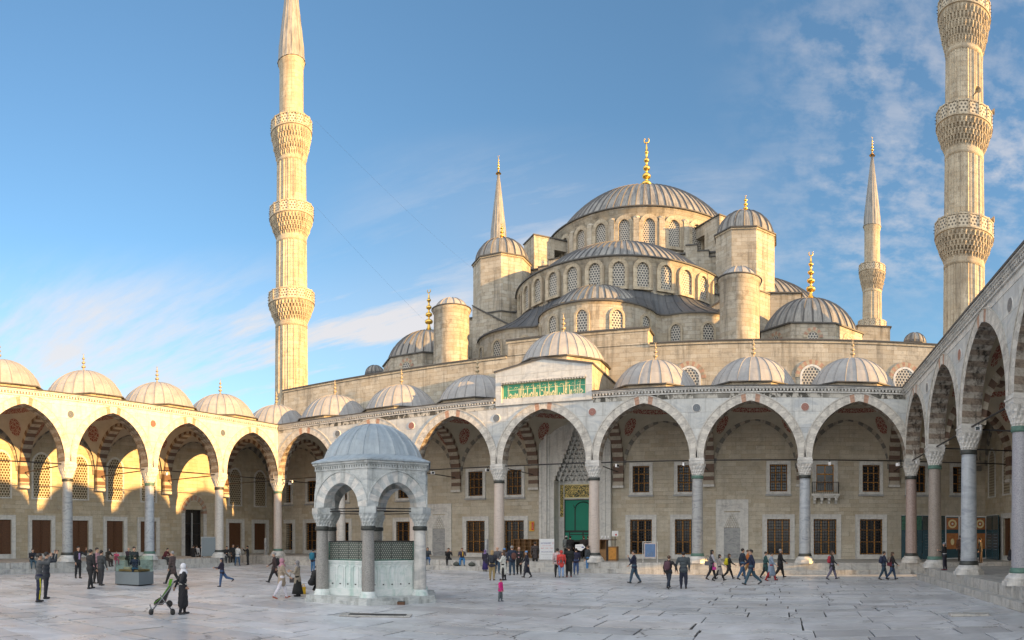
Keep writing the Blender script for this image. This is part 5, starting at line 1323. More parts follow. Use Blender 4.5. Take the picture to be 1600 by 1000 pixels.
def W(o, v): return Matrix.Translation(o.location) @ Matrix.Rotation(o.rotation_euler.z, 4, 'Z') @ Vector(v)
def yaw_of(u, rel): return -(u-U0)/F + radians(rel)
PEOPLE = {}
def stand(key, label, u, yf, yh_, rel, z=0.0, hh=None, **kw):
    x, y, r = P(u, yf, z); h = hh or max(.9, min(1.86, (yf-yh_)/F*r))
    o, j = person(label, x, y, z, yaw_of(u, rel), h, **kw); PEOPLE[key] = (o, j, h); return o
def seat_back(key, label, u, h=1.65, rel=-90, yy=43.78, **kw):
    o, j = person(label, on_plane_y(u, yy), yy, ZP, yaw_of(u, rel), h, pose='sit', seat=0.0, **kw); PEOPLE[key] = (o, j, h)
def seat_left(key, label, u, h=1.65, rel=-90, xx=None, **kw):
    xx = xx or XL+.24; y = xx/tan((u-U0)/F)
    o, j = person(label, xx, y, ZP, radians({'p7': 12, 'p8': -14, 'p12': 25, 'p2b': -10}.get(key, 0)), h, pose='sit', seat=0.0, **kw); PEOPLE[key] = (o, j, h)
def pack(key, label, c=(.03, .03, .035), s=1.0, kind='backpack', off=None):
    o, j, h = PEOPLE[key]; mb = MB(); m = cloth(c)
    if kind == 'backpack':
        n = 14
        rows = []
        for k in range(9):
            t = k/8; z = -.22 + .46*t; sc_ = (1-abs(2*t-1)**3.2)**.5 if 0 < t < 1 else .02
            rows.append([mb.V((.10*sc_*(abs(cos(2*pi*i/n))**.6)*(1 if cos(2*pi*i/n) > 0 else -1)*s*(1.15-.3*t), .155*sc_*(abs(sin(2*pi*i/n))**.6)*(1 if sin(2*pi*i/n) > 0 else -1)*s, z*s)) for i in range(n)])
        for a, b in zip(rows[:-1], rows[1:]):
            for i in range(n): mb.fi([a[i], a[(i+1) % n], b[(i+1) % n], b[i]], m, True)
        mb.box(-.125*s, -.09*s, -.09*s, .09*s, -.16*s, .02*s, m)
        for sg in (-1, 1): mb.path([(.06*s, sg*.1*s, .17*s), (.17*s, sg*.1*s, .22*s), (.24*s, sg*.1*s, .12*s), (.24*s, sg*.1*s, -.06*s), (.12*s, sg*.12*s, -.16*s)], .016*s, m, 6)
        o2 = mb.build('backpack'); p = W(o, off or (j['sh'] + Vector((-.165, 0, -.20)))); cat = 'backpack'
    else:
        mb.box(-.13*s, .13*s, -.05*s, .05*s, -.11*s, .09*s, m); mb.box(-.11*s, .11*s, -.056*s, .056*s, -.02*s, .093*s, m)
        mb.path([(-.11*s, 0, .09*s), (-.06*s, 0, .34*s), (.06*s, 0, .34*s), (.11*s, 0, .09*s)], .012, m, 6)
        o2 = mb.build('handbag'); p = W(o, off or (j['hip'] + Vector((.02, -.20, -.02)))); cat = 'handbag'
    o2.location = p; o2.rotation_euler.z = o.rotation_euler.z; tag(o2, label, cat); return o2
R_, A_w, L_, C_ = 0, 90, 180, -90
NAVY = (.02, .025, .06); BLK = (.018, .018, .02); JEAN = (.06, .13, .27); DGREY = (.06, .065, .07); KHAKI = (.33, .25, .12)
photo_arms = dict(la=(95, 12, 70), ra=(92, 12, 75))
stand('p1', 'man in grey jacket and yellow striped trousers raising a camera', 61, 941, 865, 5, top=(.085, .09, .095), bottom=(.018, .02, .05), la=(80, 10, 75), ra=(88, 10, 72), vox=.012)
o, j, h = PEOPLE['p1']
mb = MB()
mb.path([(.02, -.185, h*.50), (.03, -.182, h*.40), (.03, -.165, h*.28), (0, -.16, .12)], .022, cloth((.72, .66, .02)), 6)
mb.build('trouser_stripe', o)
def camera_at(key, label, dz=.04):
    o, j, h = PEOPLE[key]; mb = MB(); mb.box(-.03, .03, -.06, .06, -.035, .035, BLACK); mb.T = Matrix.Rotation(pi/2, 4, 'Y'); mb.lathe(0, 0, [(.03, .0), (.03, .08), (.02, .081)], 12, BLACK); mb.T = None
    c = mb.build('camera'); hh_ = (j['hands'][0] + j['hands'][1])/2; hh_.y = 0; c.location = W(o, hh_ + Vector((.02, 0, dz))); c.rotation_euler.z = o.rotation_euler.z; tag(c, label, 'camera')
camera_at('p1', 'small black camera held up by the yellow striped man')
stand('p2', 'person in dark jacket photographing right behind the striped man', 72, 936, 863, 12, top=(.03, .035, .045), bottom=(.02, .02, .03), **photo_arms)
camera_at('p2', 'small black camera held up by the dark jacket person')
seat_left('p2b', 'person with dark backpack sitting on the step behind two photographers', 50, top=(.02, .02, .03), bottom=(.05, .10, .14), head='short')
pack('p2b', 'black backpack of the person sitting behind two photographers', BLK)
stand('p3', 'man in black suit and lavender shirt lifting a phone', 122, 904, 854, -60, top=BLK, bottom=BLK, ra=(8, 8, 15), la=(60, 30, 105))
o, j, h = PEOPLE['p3']; mb = MB(); mb.box(.108, .150, -.05, .05, h*.60, h*.80, cloth((.42, .30, .52))); mb.build('shirt_front', o)
stand('p4', 'man in black suit standing with legs apart, seen from behind', 141, 920, 857, 35, top=BLK, bottom=BLK, legs=((14, 2), (-10, 4)))
stand('p5', 'man in pale pink shirt half hidden between two suited men', 151, 912, 856, -40, top=(.50, .28, .30), bottom=BLK, sleeve=BLK)
stand('p6', 'man in dark grey suit looking right beside the glass case', 158, 915, 860, 40, top=(.045, .05, .052), bottom=(.035, .035, .04))
seat_left('p7', 'woman in dark headscarf and long brown coat sitting on step', 167, top=(.06, .045, .03), bottom=(.04, .03, .025), head='scarf', headc=(.03, .025, .02), coat=.9, h=1.62)
seat_left('p8', 'child in a pink coat sitting on the step', 181, h=1.22, top=(.55, .08, .16), bottom=(.50, .12, .20), head='short', hair='brown')
stand('p10', 'man in dark green jacket standing behind the glass case', 209, 906, 854, -60, top=(.03, .04, .04), bottom=(.03, .03, .05))
seat_left('p10b', 'bald person sitting on the step behind the glass case', 199, top=(.05, .03, .04), bottom=BLK, head='bald', hair='grey')
stand('p11', 'man in navy jacket and blue jeans leaning at glass case', 211, 915, 867, 90, top=NAVY, bottom=(.05, .18, .32), lean=8, la=(40, 8, 60), ra=(40, 8, 60))
seat_left('p12', 'man in maroon jacket sitting bent over on the step', 256, top=(.12, .02, .025), bottom=(.04, .04, .04), lean=14)
stand('p13', 'man in open brown coat walking behind the stroller', 270, 914, 861, 150, top=(.10, .07, .065), bottom=(.02, .02, .02), hair='grey', coat=.45, legs=((26, 4), (-18, 16)))
stand('p14', 'woman in white headscarf and black coat with white belt', 286, 960, 880.5, 8, top=(.022, .022, .026), bottom=(.015, .015, .02), head='scarf', headc=(.72, .72, .76), coat=1.25, belt=(.6, .6, .55), vox=.012, la=(-30, 12, 8), ra=(-24, 10, 70), legs=((6, 2), (-6, 4)))
stand('p15', 'boy in dark jacket and jeans running left with hood collar', 347, 917, 872, 165, top=(.025, .02, .04), bottom=(.04, .09, .20), legs=((8, 2), (-38, 40)), la=(30, 10, 60), ra=(10, 10, 70), head='hat', headc=(.03, .04, .07))
for key, u, yt, lab_, tc_ in (('d1', 302, 851, 'dark clothed person at left inside the arched side doorway', BLK), ('d2', 307, 853, 'person in white top inside the arched side doorway', (.6, .6, .6)), ('d3', 314, 849, 'person in black by the right jamb of side doorway', BLK)):
    x, y = -42.8, 42.8/tan(-(u-U0)/F) if False else -42.8/tan((u-U0)/F)
    o, j = person(lab_, x, y, 0, yaw_of(u, 60), 1.72, top=tc_, bottom=BLK); PEOPLE[key] = (o, j, 1.72)
o, j = person('person in dark jacket sitting by the white spotted column', XL+.45, (XL+.45)/tan((353-U0)/F), ZP-.1, radians(-20), 1.7, pose='sit', seat=0.1, top=BLK, bottom=BLK); PEOPLE['p17'] = (o, j, 1.7)
stand('p17b', 'person in black standing behind the white jacket person', 364, 884, 850, -60, top=BLK, bottom=BLK, hh=1.78)
stand('p17c', 'person in white jacket and jeans by the corner steps', 371, 884, 853, 60, top=(.66, .66, .64), bottom=(.07, .13, .22), legs=((-12, 4), (14, 4)), hh=1.7)
stand('p17d', 'person in black photographing near the corner steps', 387, 883, 854, 175, top=BLK, bottom=BLK, la=(60, 10, 80), ra=(60, 10, 80), hh=1.62)
stand('p19', 'man in dark brown coat with backpack striding left', 429, 911, 862, 175, top=(.05, .03, .03), bottom=BLK, coat=.45, pose='stride', hair='grey')
pack('p19', 'black backpack on the man in dark brown coat', BLK)
stand('p20', 'woman in beige coat, white trousers and pink scarf walking', 440, 936, 872, 10, top=(.36, .29, .22), bottom=(.62, .60, .66), shoe=(.35, .12, .08), head='scarf', headc=(.45, .22, .28), coat=.5, pose='walk')
stand('p21', 'woman in grey headscarf, beige coat and long black skirt', 465, 932, 876, 170, top=(.33, .28, .22), bottom=(.015, .015, .015), head='scarf', headc=(.25, .24, .25), coat=.85, la=(20, 8, 85), ra=(20, 8, 90))
o, j, h = PEOPLE['p21']; mb = MB(); mb.lathe(0, 0, [(.14, h*.42), (.20, h*.22), (.245, h*.075), (.20, h*.07)], 20, cloth((.015, .015, .015))); mb.build('skirt', o)
pack('p21', 'dark grey handbag hanging before the beige coat woman', (.08, .07, .07), 1.0, 'handbag', (.20, 0, h*.46))
x, y, r = P(487, 928); o, j = person('crouching person in black with yellow bag near fountain column', x, y, 0, yaw_of(487, 30), 1.62, pose='crouch', top=BLK, bottom=BLK, head='short'); PEOPLE['p22'] = (o, j, 1.62)
mb = MB(); mb.box(-.10, .10, -.07, .07, 0, .30, cloth((.70, .42, .02))); mb.path([(-.06, 0, .30), (-.03, 0, .42), (.03, 0, .42), (.06, 0, .30)], .012, cloth((.70, .42, .02)), 5); x, y, r = P(474, 928); o = tag(mb.build('yellow_bag'), 'yellow bag on the paving beside the crouching person', 'bag'); o.location = (x, y, 0); o.rotation_euler.z = .8
x, y, r = P(492, 922); o, j = person('seated child in pale hood beside the crouching person', x, y, 0, yaw_of(492, -20), 1.25, pose='crouch', top=(.05, .05, .06), bottom=BLK, head='scarf', headc=(.45, .48, .6)); PEOPLE['p22b'] = (o, j, 1.25)
stand('p23', 'person with a teal bag standing beyond the left fountain column', 489, 894, 858, 60, top=(.03, .03, .05), bottom=(.06, .16, .30))
pack('p23', 'teal shoulder bag of the person beyond the fountain', (.02, .16, .24), 1.2)
seat_back('p24', 'person in dark jacket and jeans sitting beside fountain column', 668, top=(.04, .05, .06), bottom=JEAN, head='long')
seat_back('p25', 'man in black sitting with hands at his face', 700, top=BLK, bottom=BLK, rel=-80, la=(40, 5, 120), ra=(40, 5, 120), lean=6)
seat_back('p26', 'woman in yellow scarf and bright jeans sitting on step', 722, top=(.05, .045, .07), bottom=(.04, .20, .45), hair='brown', lean=4)
o, j, h = PEOPLE['p26']; mb = MB(); mb.path([tuple(j['sh'] + Vector((.07, .05, .02))), tuple(j['sh'] + Vector((.13, .05, -.12))), tuple(j['sh'] + Vector((.17, .04, -.32)))], .035, cloth((.65, .40, .04)), 8); mb.build('scarf', o)
for u, lab_ in ((737, 'dark folded bag on step right of the yellow scarf woman'), (713, 'dark bag on the step left of the yellow scarf woman')):
    mb = MB(); mb.ell((0, 0, .14), .26, .18, .15, cloth((.07, .08, .07)), 14, 9); mb.path([(-.1, 0, .26), (0, 0, .36), (.1, 0, .26)], .012, BLACK, 5); o = tag(mb.build('bag'), lab_, 'bag'); o.location = (on_plane_y(u, 43.35), 43.35, .30)
stand('p27', 'woman in purple headscarf with long dark skirt', 758, 893, 859, 60, top=(.02, .018, .035), bottom=(.03, .02, .06), head='scarf', headc=(.20, .14, .30), coat=1.2)
o, j, h = PEOPLE['p27']; mb = MB(); mb.lathe(0, 0, [(.13, h*.5), (.19, h*.28), (.22, h*.1), (.18, h*.09)], 18, cloth((.03, .02, .12))); mb.build('skirt', o)
stand('p28', 'blond woman in khaki trousers and brown boots, from behind', 769, 907, 860, 80, top=(.035, .035, .05), bottom=KHAKI, shoe=(.08, .035, .02), hair='blond', head='long')
pack('p28', 'dark navy backpack on the blond woman', (.025, .03, .04))
stand('p29', 'bald man in grey coat behind the blond woman', 777, 896, 855, -80, top=(.10, .10, .11), bottom=(.05, .10, .16), head='bald', hair='grey', sleeve=(.10, .10, .11))
stand('p31', 'person in blue hat behind the white coat woman', 788, 897, 857, 80, top=(.08, .07, .08), bottom=(.03, .03, .03), head='hat', headc=(.12, .28, .55), hair='brown')
stand('p30', 'woman in long white coat and black leggings', 787, 907, 862, 160, top=(.66, .66, .60), bottom=BLK, head='long', hair='brown', coat=.95, la=(20, 8, 95), ra=(20, 8, 95))
stand('p32', 'man in navy jacket and dark jeans with brown backpack', 800, 899, 853, 110, top=(.02, .03, .06), bottom=(.03, .06, .10), hair='grey')
pack('p32', 'brown backpack on the man in navy jacket', (.12, .05, .04), off=(-.2, -.05, 1.2))
stand('p33', 'bald man in black coat with a pink striped scarf', 811, 898, 855, -100, top=BLK, bottom=BLK, head='bald', hair='grey', coat=.4)
o, j, h = PEOPLE['p33']; mb = MB()
for i in range(4): mb.box(.11, .15, -.045, .045, h*(.76-.07*i), h*(.80-.07*i), cloth((.55, .30, .34)) if i % 2 == 0 else BLACK)
mb.build('scarf', o)
stand('p34', 'woman in blue hat and long black coat walking left', 823, 903, 861, 190, top=(.018, .02, .035), bottom=(.03, .03, .04), head='hat', headc=(.12, .28, .52), coat=1.0, pose='walk')
stand('p35', 'man in dark brown coat facing the shoe cabinet', 836, 886.5, 853.5, 90, z=.30, top=(.05, .04, .04), bottom=BLK, coat=.5, hh=1.75)
stand('p37', 'person in pale pink jacket and black trousers behind red jacket', 871, 902, 857, 95, top=(.55, .42, .42), bottom=BLK)
stand('p38a', 'woman in red jacket, light jeans and grey boots', 877, 902.5, 860, 85, top=(.60, .06, .05), bottom=(.22, .34, .55), shoe=(.10, .11, .12), head='hood', coat=.3)
pack('p38a', 'black and silver waist bag on the red jacket woman', (.08, .09, .09), .8, 'handbag', (-.19, .0, .98))
stand('p38', 'person in long black coat and dark red boots', 889, 902, 850, 95, top=(.012, .015, .015), bottom=(.03, .03, .035), shoe=(.16, .02, .025), coat=1.0)
stand('p39', 'man in navy jacket and jeans near the portal', 900, 898, 857, 95, top=(.02, .02, .05), bottom=(.04, .08, .20))
stand('p41', 'man in dark grey sweater and bright blue jeans facing left', 919, 895, 852.5, 150, top=(.05, .06, .07), bottom=(.07, .20, .42), hair='brown', shoe=(.30, .10, .06))
x, y, r = P(907, 894); mb = MB(); pts_ = [(-.36, .16), (-.36, -.14), (.05, -.28), (.34, -.02), (.14, .20)]
for sg in (0, .03): mb.face([(px, sg, pz) for px, pz in pts_], WHITE)
for (a_, b_) in zip(pts_, pts_[1:]+pts_[:1]): mb.face([(a_[0], 0, a_[1]), (b_[0], 0, b_[1]), (b_[0], .03, b_[1]), (a_[0], .03, a_[1])], WHITE)
mb.box(-.015, .015, .005, .025, -1.6, -.2, IRON); o = tag(mb.build('arrow_sign'), 'white arrow sign with dark mark before the portal', 'sign'); o.location = (x, y, 1.72); o.rotation_euler.z = .25
m2 = MB(); m2.box(.08, .24, -.006, -.001, -.05, .02, BLUEP); m2.build('dark_mark', o); text_mesh('lettering', 'visitors entrance', GREYT, o, (-.12, -.006, .06), .36, .05)
for key, u, yt, lab_, tc_, yy, hd_ in (('e1', 885, 0, 'person in white headwear entering under the green curtain', (.2, .22, .22), 49.3, 'hat'), ('e2', 912, 0, 'brown haired person entering behind the white arrow sign', (.05, .04, .04), 49.4, 'short'), ('e3', 919, 0, 'second brown haired person at right of curtain doorway', (.06, .05, .05), 50.4, 'short'), ('e4', 891, 0, 'dark haired person at left of curtain doorway', BLK, 48.2, 'short')):
    o, j = person(lab_, on_plane_y(u, yy), yy, ZP, yaw_of(u, 90), 1.74, top=tc_, bottom=BLK, head=hd_, headc=(.6, .6, .6), hair='brown' if 'brown' in lab_ else 'dark'); PEOPLE[key] = (o, j, 1.74)
stand('p43', 'small child in bright pink top and grey shorts', 782, 940, 907.5, -20, top=(.70, .02, .22), bottom=(.10, .12, .13), shoe=(.04, .05, .09), hh=.86, coat=.0, legs=((6, 4), (-4, 6)), fat=1.25, vox=.012)
stand('p44', 'man in navy jacket walking left with hand at mouth', 991, 912, 860, 172, top=(.018, .022, .05), bottom=(.04, .08, .12), pose='walk', la=(30, 8, 125), hair='dark')
stand('p45', 'woman with purple backpack holding hands with man in grey', 1045, 920, 868, 60, top=BLK, bottom=(.02, .03, .05), pose='walk', hair='brown', ra=(5, 40, 5))
pack('p45', 'purple brown backpack on the hand holding woman', (.10, .045, .065))
stand('p46', 'man in blue grey jacket, back turned, holding hands', 1068, 920, 862, 88, top=(.06, .075, .085), bottom=(.02, .025, .045), fat=1.08, la=(0, 22, 8))
stand('p47', 'long haired woman in grey vest with white sleeves walking right', 1112, 906, 859, 10, top=(.09, .09, .11), bottom=(.02, .02, .03), head='long', sleeve=(.42, .42, .46), pose='walk', coat=.4)
pack('p47', 'grey shoulder bag of the long haired vest woman', (.14, .14, .16), 1.2, 'handbag', (-.25, -.05, .95))
pack('p47', 'bright pink bag held by the vest woman', (.60, .05, .32), .8, 'handbag', (.12, -.2, .66))
stand('p48', 'dark haired woman in beige coat walking right', 1124, 908, 865, 5, top=(.36, .32, .30), bottom=BLK, head='long', coat=.8, pose='stride')
stand('p49', 'person in black walking right carrying a yellow backpack', 1139, 905, 864, 10, top=BLK, bottom=BLK, hair='brown', head='long', pose='stride')
pack('p49', 'yellow backpack on the person in black', (.62, .52, .02))
stand('p50', 'man in navy hooded coat and jeans at the lit steps', 1160, 906, 857, 20, top=(.02, .03, .05), bottom=(.05, .11, .20), pose='walk')
stand('p51', 'person in orange top hidden behind the two navy men', 1168, 901, 859, 0, top=(.50, .16, .04), bottom=(.30, .16, .06), pose='walk', hair='brown')
stand('p52', 'man in dark navy jacket walking left before the steps', 1174, 914, 857, 185, top=(.018, .025, .06), bottom=(.04, .09, .13), pose='stride')
stand('p53', 'dark haired person in green coat behind light blue poncho', 1196, 904, 862, 5, top=(.03, .09, .09), bottom=BLK, pose='walk', coat=.7)
stand('p54', 'person in light blue poncho and red trousers', 1205, 908, 863, 0, top=(.25, .32, .42), bottom=(.30, .02, .03), pose='walk', coat=1.0, fat=1.15, shoe=(.22, .02, .02))
stand('p55', 'man in black coat walking right past a barred window', 1219, 903, 857.5, 5, top=(.015, .015, .018), bottom=BLK, hair='grey', coat=.6, pose='walk', fat=1.1)
stand('p56', 'woman in dark coat and grey trousers with red backpack', 1300, 906, 861, 0, top=(.03, .03, .035), bottom=(.14, .13, .19), hair='brown', head='long', coat=.4, pose='walk')
pack('p56', 'red backpack on the woman in grey trousers', (.38, .03, .05))
stand('p57', 'man with navy backpack and white shirt hem walking right', 1381, 906, 861.5, 10, top=(.02, .03, .06), bottom=(.03, .06, .09), pose='walk', sleeve=(.02, .03, .06))
pack('p57', 'navy backpack on the man with white hem', (.02, .03, .07))
stand('p58', 'long haired woman with maroon bag walking right', 1394, 906, 862, 10, top=(.02, .018, .02), bottom=(.03, .06, .12), hair='brown', head='long', pose='walk')
pack('p58', 'maroon shoulder bag of the long haired woman at right', (.13, .02, .035), 1.0, 'handbag', (-.18, -.12, .9))
stand('p60', 'woman in grey hat, black jacket and white hem on platform', 1476, 891, 848, 160, z=ZP, top=BLK, bottom=(.02, .02, .035), head='hat', headc=(.18, .20, .24), hair='brown', shoe=(.12, .02, .03), belt=(.6, .6, .6), la=(20, 10, 95), ra=(20, 10, 90))
stand('p61', 'man in brown jacket looking at the orange exhibition panels', 1501, 877, 837, 92, z=ZP, top=(.12, .055, .035), bottom=BLK, hh=1.78)
stand('p62', 'person mostly hidden behind the blue grey column', 1532, 880, 858, 170, z=ZP, top=BLK, bottom=(.03, .02, .02), hh=1.6)
x, y, r = P(1578, 886, ZP); o, j = person('crouching dark clothed person with backpack on the right platform', x, y, ZP, yaw_of(1578, 20), 1.65, pose='crouch', top=(.04, .04, .05), bottom=BLK, head='short'); PEOPLE['p63'] = (o, j, 1.65)
pack('p63', 'black backpack of the crouching person at far right', BLK)
# ------------------------------------------------------------------ stroller
x, y, r = P(255, 960); SR = tag(empty('stroller', (x, y, 0), yaw_of(262, 180)), 'folding black and lime green stroller pushed by the white headscarf woman', 'stroller')
LIME = cloth((.12, .34, .02)); DK = cloth((.03, .028, .03)); ALU = plain('stroller_frame', (.30, .31, .32), .35, .8)
mb = MB()
for s_ in (-.2, .2):
    mb.tube((.36, s_, .10), (-.34, s_, 1.02), .013, .013, ALU, 8); mb.tube((-.30, s_, .10), (.10, s_, .62), .013, .013, ALU, 8); mb.tube((-.34, s_, 1.02), (-.42, s_, 1.06), .018, .018, BLACK, 8)
    mb.tube((.36, s_, .10), (.42, s_, .30), .012, .012, ALU, 8)
mb.tube((-.30, -.2, .2), (-.30, .2, .2), .01, .01, ALU, 6); mb.tube((.36, -.2, .14), (.36, .2, .14), .01, .01, ALU, 6); mb.tube((.42, -.2, .30), (.42, .2, .30), .014, .014, BLACK, 6)
mb.build('frame', SR)
for (wx, wy) in ((.38, -.2), (.38, .2), (-.30, -.2), (-.30, .2)):
    wh = MB()
    for dy in (-.025, .025): wh.T = Matrix.Translation((0, dy, 0)) @ Matrix.Rotation(pi/2, 4, 'X'); wh.lathe(0, 0, [(.02, -.012), (.072, -.014), (.078, 0), (.072, .014), (.02, .012)], 16, BLACK)
    wh.T = None; w_ = wh.build('wheel', SR); w_.location = (wx, wy, .08)
mb = MB(); sw = .17
pr = [(.30, .34), (.02, .36), (-.08, .46), (-.26, .88)]
for (x0, z0_), (x1, z1_) in zip(pr[:-1], pr[1:]): mb.face([(x0, -sw, z0_), (x0, sw, z0_), (x1, sw, z1_), (x1, -sw, z1_)], DK); mb.face([(x0, -sw, z0_-.04), (x0, sw, z0_-.04), (x1, sw, z1_-.04), (x1, -sw, z1_-.04)], DK)
for s_ in (-sw, sw): mb.face([(.30, s_, .34), (.02, s_, .36), (-.08, s_, .46), (-.26, s_, .88), (-.20, s_, .90), (.06, s_, .55), (.25, s_, .44)], DK)
mb.build('seat', SR)
mb = MB()
for s_ in (-sw-.012, sw+.012): mb.path([(.30, s_, .36), (.04, s_, .56), (-.20, s_, .92)], .009, LIME, 6)
mb.face([(-.24, -sw, .90), (-.24, sw, .90), (-.30, sw, 1.12), (-.30, -sw, 1.12)], LIME)
for s_ in (-sw, sw): mb.face([(-.24, s_, .90), (-.30, s_, 1.12), (-.20, s_, 1.10), (-.16, s_, .95)], LIME)
mb.build('canopy', SR)
mb = MB(); mb.ell((-.20, 0, .34), .10, .13, .11, DK, 12, 8); mb.build('basket', SR)
mb = MB(); mb.ell((.02, 0, .46), .13, .10, .07, cloth((.60, .12, .35)), 12, 8); mb.ell((-.08, 0, .56), .07, .08, .06, cloth((.6, .6, .6)), 12, 8); bl = tag(mb.build('blanket'), 'pink and white blanket lying in the green stroller seat', 'blanket'); bl.location = SR.location; bl.rotation_euler = SR.rotation_euler
# stray birds on the roof are left out: none shows clearly
# ================================================================== ground, sky and light
mb = MB()
mb.box(-600, 600, -300, 900, -2.2, -.10, plain('open_ground', (.22, .20, .18), .9, 0, .3, .1), skip='b')
o = struct(mb.build('ground'))
mb = MB(); mb.box(XL-7.2, XR+7.2, -8, 43.4, -.08, -.035, plain('joint_dirt', (.025, .023, .02), .95, 0, .3, 2), skip='b'); struct(mb.build('ground'))
rnd = random.Random(11); verts = []; faces = []; tones = []
y = -6.0
while y < 43.6:
    d = rnd.choice((.8, .95, 1.1, 1.25, 1.45)) ; x = XL-7.1 - rnd.random()*2
    y1 = min(y+d, 43.7)
    while x < XR+7.1:
        w = rnd.uniform(1.0, 3.0); parts = [(y, y1)]
        if rnd.random() < .10: ym = y + (y1-y)*rnd.uniform(.4, .6); parts = [(y, ym), (ym, y1)]
        for (ya, yb) in parts:
            g = rnd.uniform(.010, .034); z = [rnd.gauss(0, .0035) for _ in range(4)]; zz = rnd.gauss(0, .004)
            j = lambda: rnd.uniform(-.012, .012)
            b0 = len(verts)
            q = [(x+g+j(), ya+g+j()), (x+w-g+j(), ya+g+j()), (x+w-g+j(), yb-g+j()), (x+g+j(), yb-g+j())]
            for (px, py), pz in zip(q, z): verts.append((px, py, pz+zz))
            for (px, py) in q: verts.append((px, py, -.05))
            faces += [[b0, b0+1, b0+2, b0+3]] + [[b0+i, b0+4+i, b0+4+(i+1) % 4, b0+(i+1) % 4] for i in range(4)]
            t = rnd.choice((1, 1, .94, 1.06, .86, .74, 1.1)); wm = rnd.uniform(-.03, .03)
            tones += [(t*(1+wm), t, t*(1-wm), 1)] * 5
        x += w
    y = y1
me = bpy.data.meshes.new('pavement'); me.from_pydata(verts, [], faces); me.materials.append(PAVE)
ca = me.color_attributes.new('tone', 'BYTE_COLOR', 'CORNER'); k = 0
for p in me.polygons:
    for li in p.loop_indices: ca.data[li].color = tones[p.index]
o = bpy.data.objects.new('pavement', me); COL.objects.link(o); struct(o)

AZ, EL = radians(98.0), radians(7.7)
sd = Vector((sin(AZ)*cos(EL), cos(AZ)*cos(EL), sin(EL)))
l = bpy.data.lights.new('sun', 'SUN'); l.energy = 5.0; l.angle = radians(.6); l.color = (1.0, .56, .19)
lo = bpy.data.objects.new('sun', l); COL.objects.link(lo); lo.rotation_euler = sd.to_track_quat('Z', 'Y').to_euler(); lo.location = (60, 0, 40)
w = bpy.data.worlds.new('World'); sc.world = w; w.use_nodes = True; nt = w.node_tree
bg = nt.nodes['Background']
sky = N(nt, 'ShaderNodeTexSky'); sky.sky_type = 'NISHITA'; sky.sun_disc = False; sky.sun_elevation = EL; sky.sun_rotation = AZ; sky.air_density = 1.0; sky.dust_density = .6; sky.ozone_density = 1.6
g = N(nt, 'ShaderNodeTexCoord').outputs['Generated']
sp = N(nt, 'ShaderNodeSeparateXYZ'); L(nt, g, sp.inputs[0])
SK = 10.0
base = mixc(nt, ramp(nt, sp.outputs[2], [(0.0, (.66*SK/4, .78*SK/4, .86*SK/4)), (.25, (.42*SK/4, .62*SK/4, .84*SK/4)), (.62, (.14*SK/4, .36*SK/4, .74*SK/4))]), (0,0,0), (0,0,0))
nt.nodes.remove(base.node)
# clouds: a layer seen in the sky direction
zc = math_(nt, 'ADD', math_(nt, 'MAXIMUM', sp.outputs[2], 0.0), .12)
cv = N(nt, 'ShaderNodeCombineXYZ'); L(nt, math_(nt, 'DIVIDE', sp.outputs[0], zc), cv.inputs[0]); L(nt, math_(nt, 'DIVIDE', sp.outputs[1], zc), cv.inputs[1])
wisps = ramp(nt, noise(nt, cv.outputs[0], 1.3, 10, .64, (.45, 1.6, 1)), [(.46, 0.0), (.66, 1.0)])
mott = ramp(nt, noise(nt, cv.outputs[0], 11.0, 7, .62), [(.42, 0.0), (.62, 1.0)])
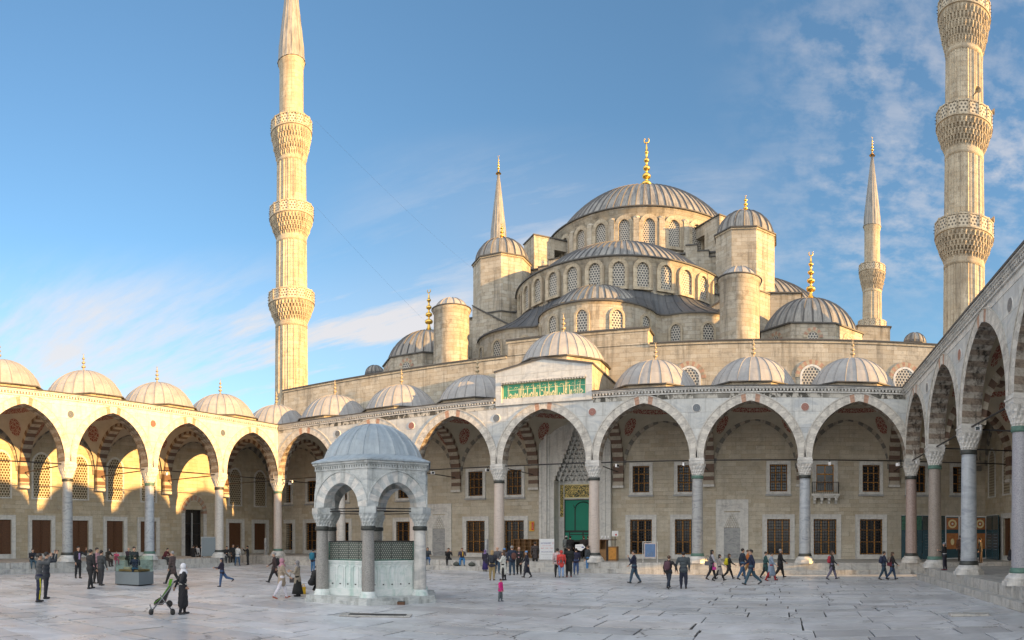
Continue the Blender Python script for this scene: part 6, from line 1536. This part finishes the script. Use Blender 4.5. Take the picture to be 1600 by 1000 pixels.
# sky azimuth seen from the court, -1 (left) .. 1 (right)
azn = math_(nt, 'ARCTAN2', sp.outputs[0], sp.outputs[1])
def band(v, a, b, c, d):
    n1 = N(nt, 'ShaderNodeMapRange', interpolation_type='SMOOTHSTEP'); L(nt, v, n1.inputs[0]); n1.inputs[1].default_value = a; n1.inputs[2].default_value = b
    n2 = N(nt, 'ShaderNodeMapRange', interpolation_type='SMOOTHSTEP'); L(nt, v, n2.inputs[0]); n2.inputs[1].default_value = c; n2.inputs[2].default_value = d; n2.inputs[3].default_value = 1; n2.inputs[4].default_value = 0
    return math_(nt, 'MULTIPLY', n1.outputs[0], n2.outputs[0])
el = math_(nt, 'ARCSINE', sp.outputs[2])
m1 = math_(nt, 'MULTIPLY', band(azn, -2.5, -1.5, -.62, -.40), band(el, .10, .19, .30, .42))      # low bank on the left
m2 = math_(nt, 'MULTIPLY', band(azn, -.75, -.35, -.15, .05), band(el, .2, .32, .42, .56))      # haze above the domes
m3 = math_(nt, 'MULTIPLY', band(azn, -.15, .18, 1.5, 2.5), band(el, .25, .45, .95, 1.2))      # mottled field at upper right
m4 = math_(nt, 'MULTIPLY', band(azn, -.9, -.7, -.5, -.35), band(el, .16, .22, .28, .36))
cl = math_(nt, 'ADD', math_(nt, 'MULTIPLY', m1, math_(nt, 'ADD', math_(nt, 'MULTIPLY', wisps, .85), .15)), math_(nt, 'MULTIPLY', m2, math_(nt, 'ADD', math_(nt, 'MULTIPLY', wisps, .75), .12)))
cl = math_(nt, 'ADD', cl, math_(nt, 'MULTIPLY', m3, math_(nt, 'MULTIPLY', mott, math_(nt, 'ADD', .22, math_(nt, 'MULTIPLY', wisps, .42)))))
cl = math_(nt, 'MINIMUM', math_(nt, 'ADD', cl, math_(nt, 'MULTIPLY', m4, math_(nt, 'MULTIPLY', wisps, .6))), .85)
hs = N(nt, 'ShaderNodeHueSaturation'); hs.inputs['Saturation'].default_value = 1.0; L(nt, mixc(nt, 1.0, sky.outputs[0], (.58, .73, .83), 'MULTIPLY'), hs.inputs['Color'])
cc = mixc(nt, cl, hs.outputs[0], (2.2, 2.05, 2.0))
# bright cloud added behind the camera and overhead, unseen, as fill on the facade
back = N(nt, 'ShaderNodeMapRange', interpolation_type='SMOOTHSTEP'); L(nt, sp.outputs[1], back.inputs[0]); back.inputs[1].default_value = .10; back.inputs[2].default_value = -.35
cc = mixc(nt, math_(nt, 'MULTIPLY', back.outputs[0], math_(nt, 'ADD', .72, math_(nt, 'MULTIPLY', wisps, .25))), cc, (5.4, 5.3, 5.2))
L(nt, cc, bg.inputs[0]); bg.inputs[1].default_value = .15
sc.view_settings.view_transform = 'Standard'; sc.view_settings.look = 'None'; sc.view_settings.exposure = 1.42; sc.view_settings.gamma = 1.0
sc.cycles.max_bounces = 8; sc.cycles.diffuse_bounces = 4
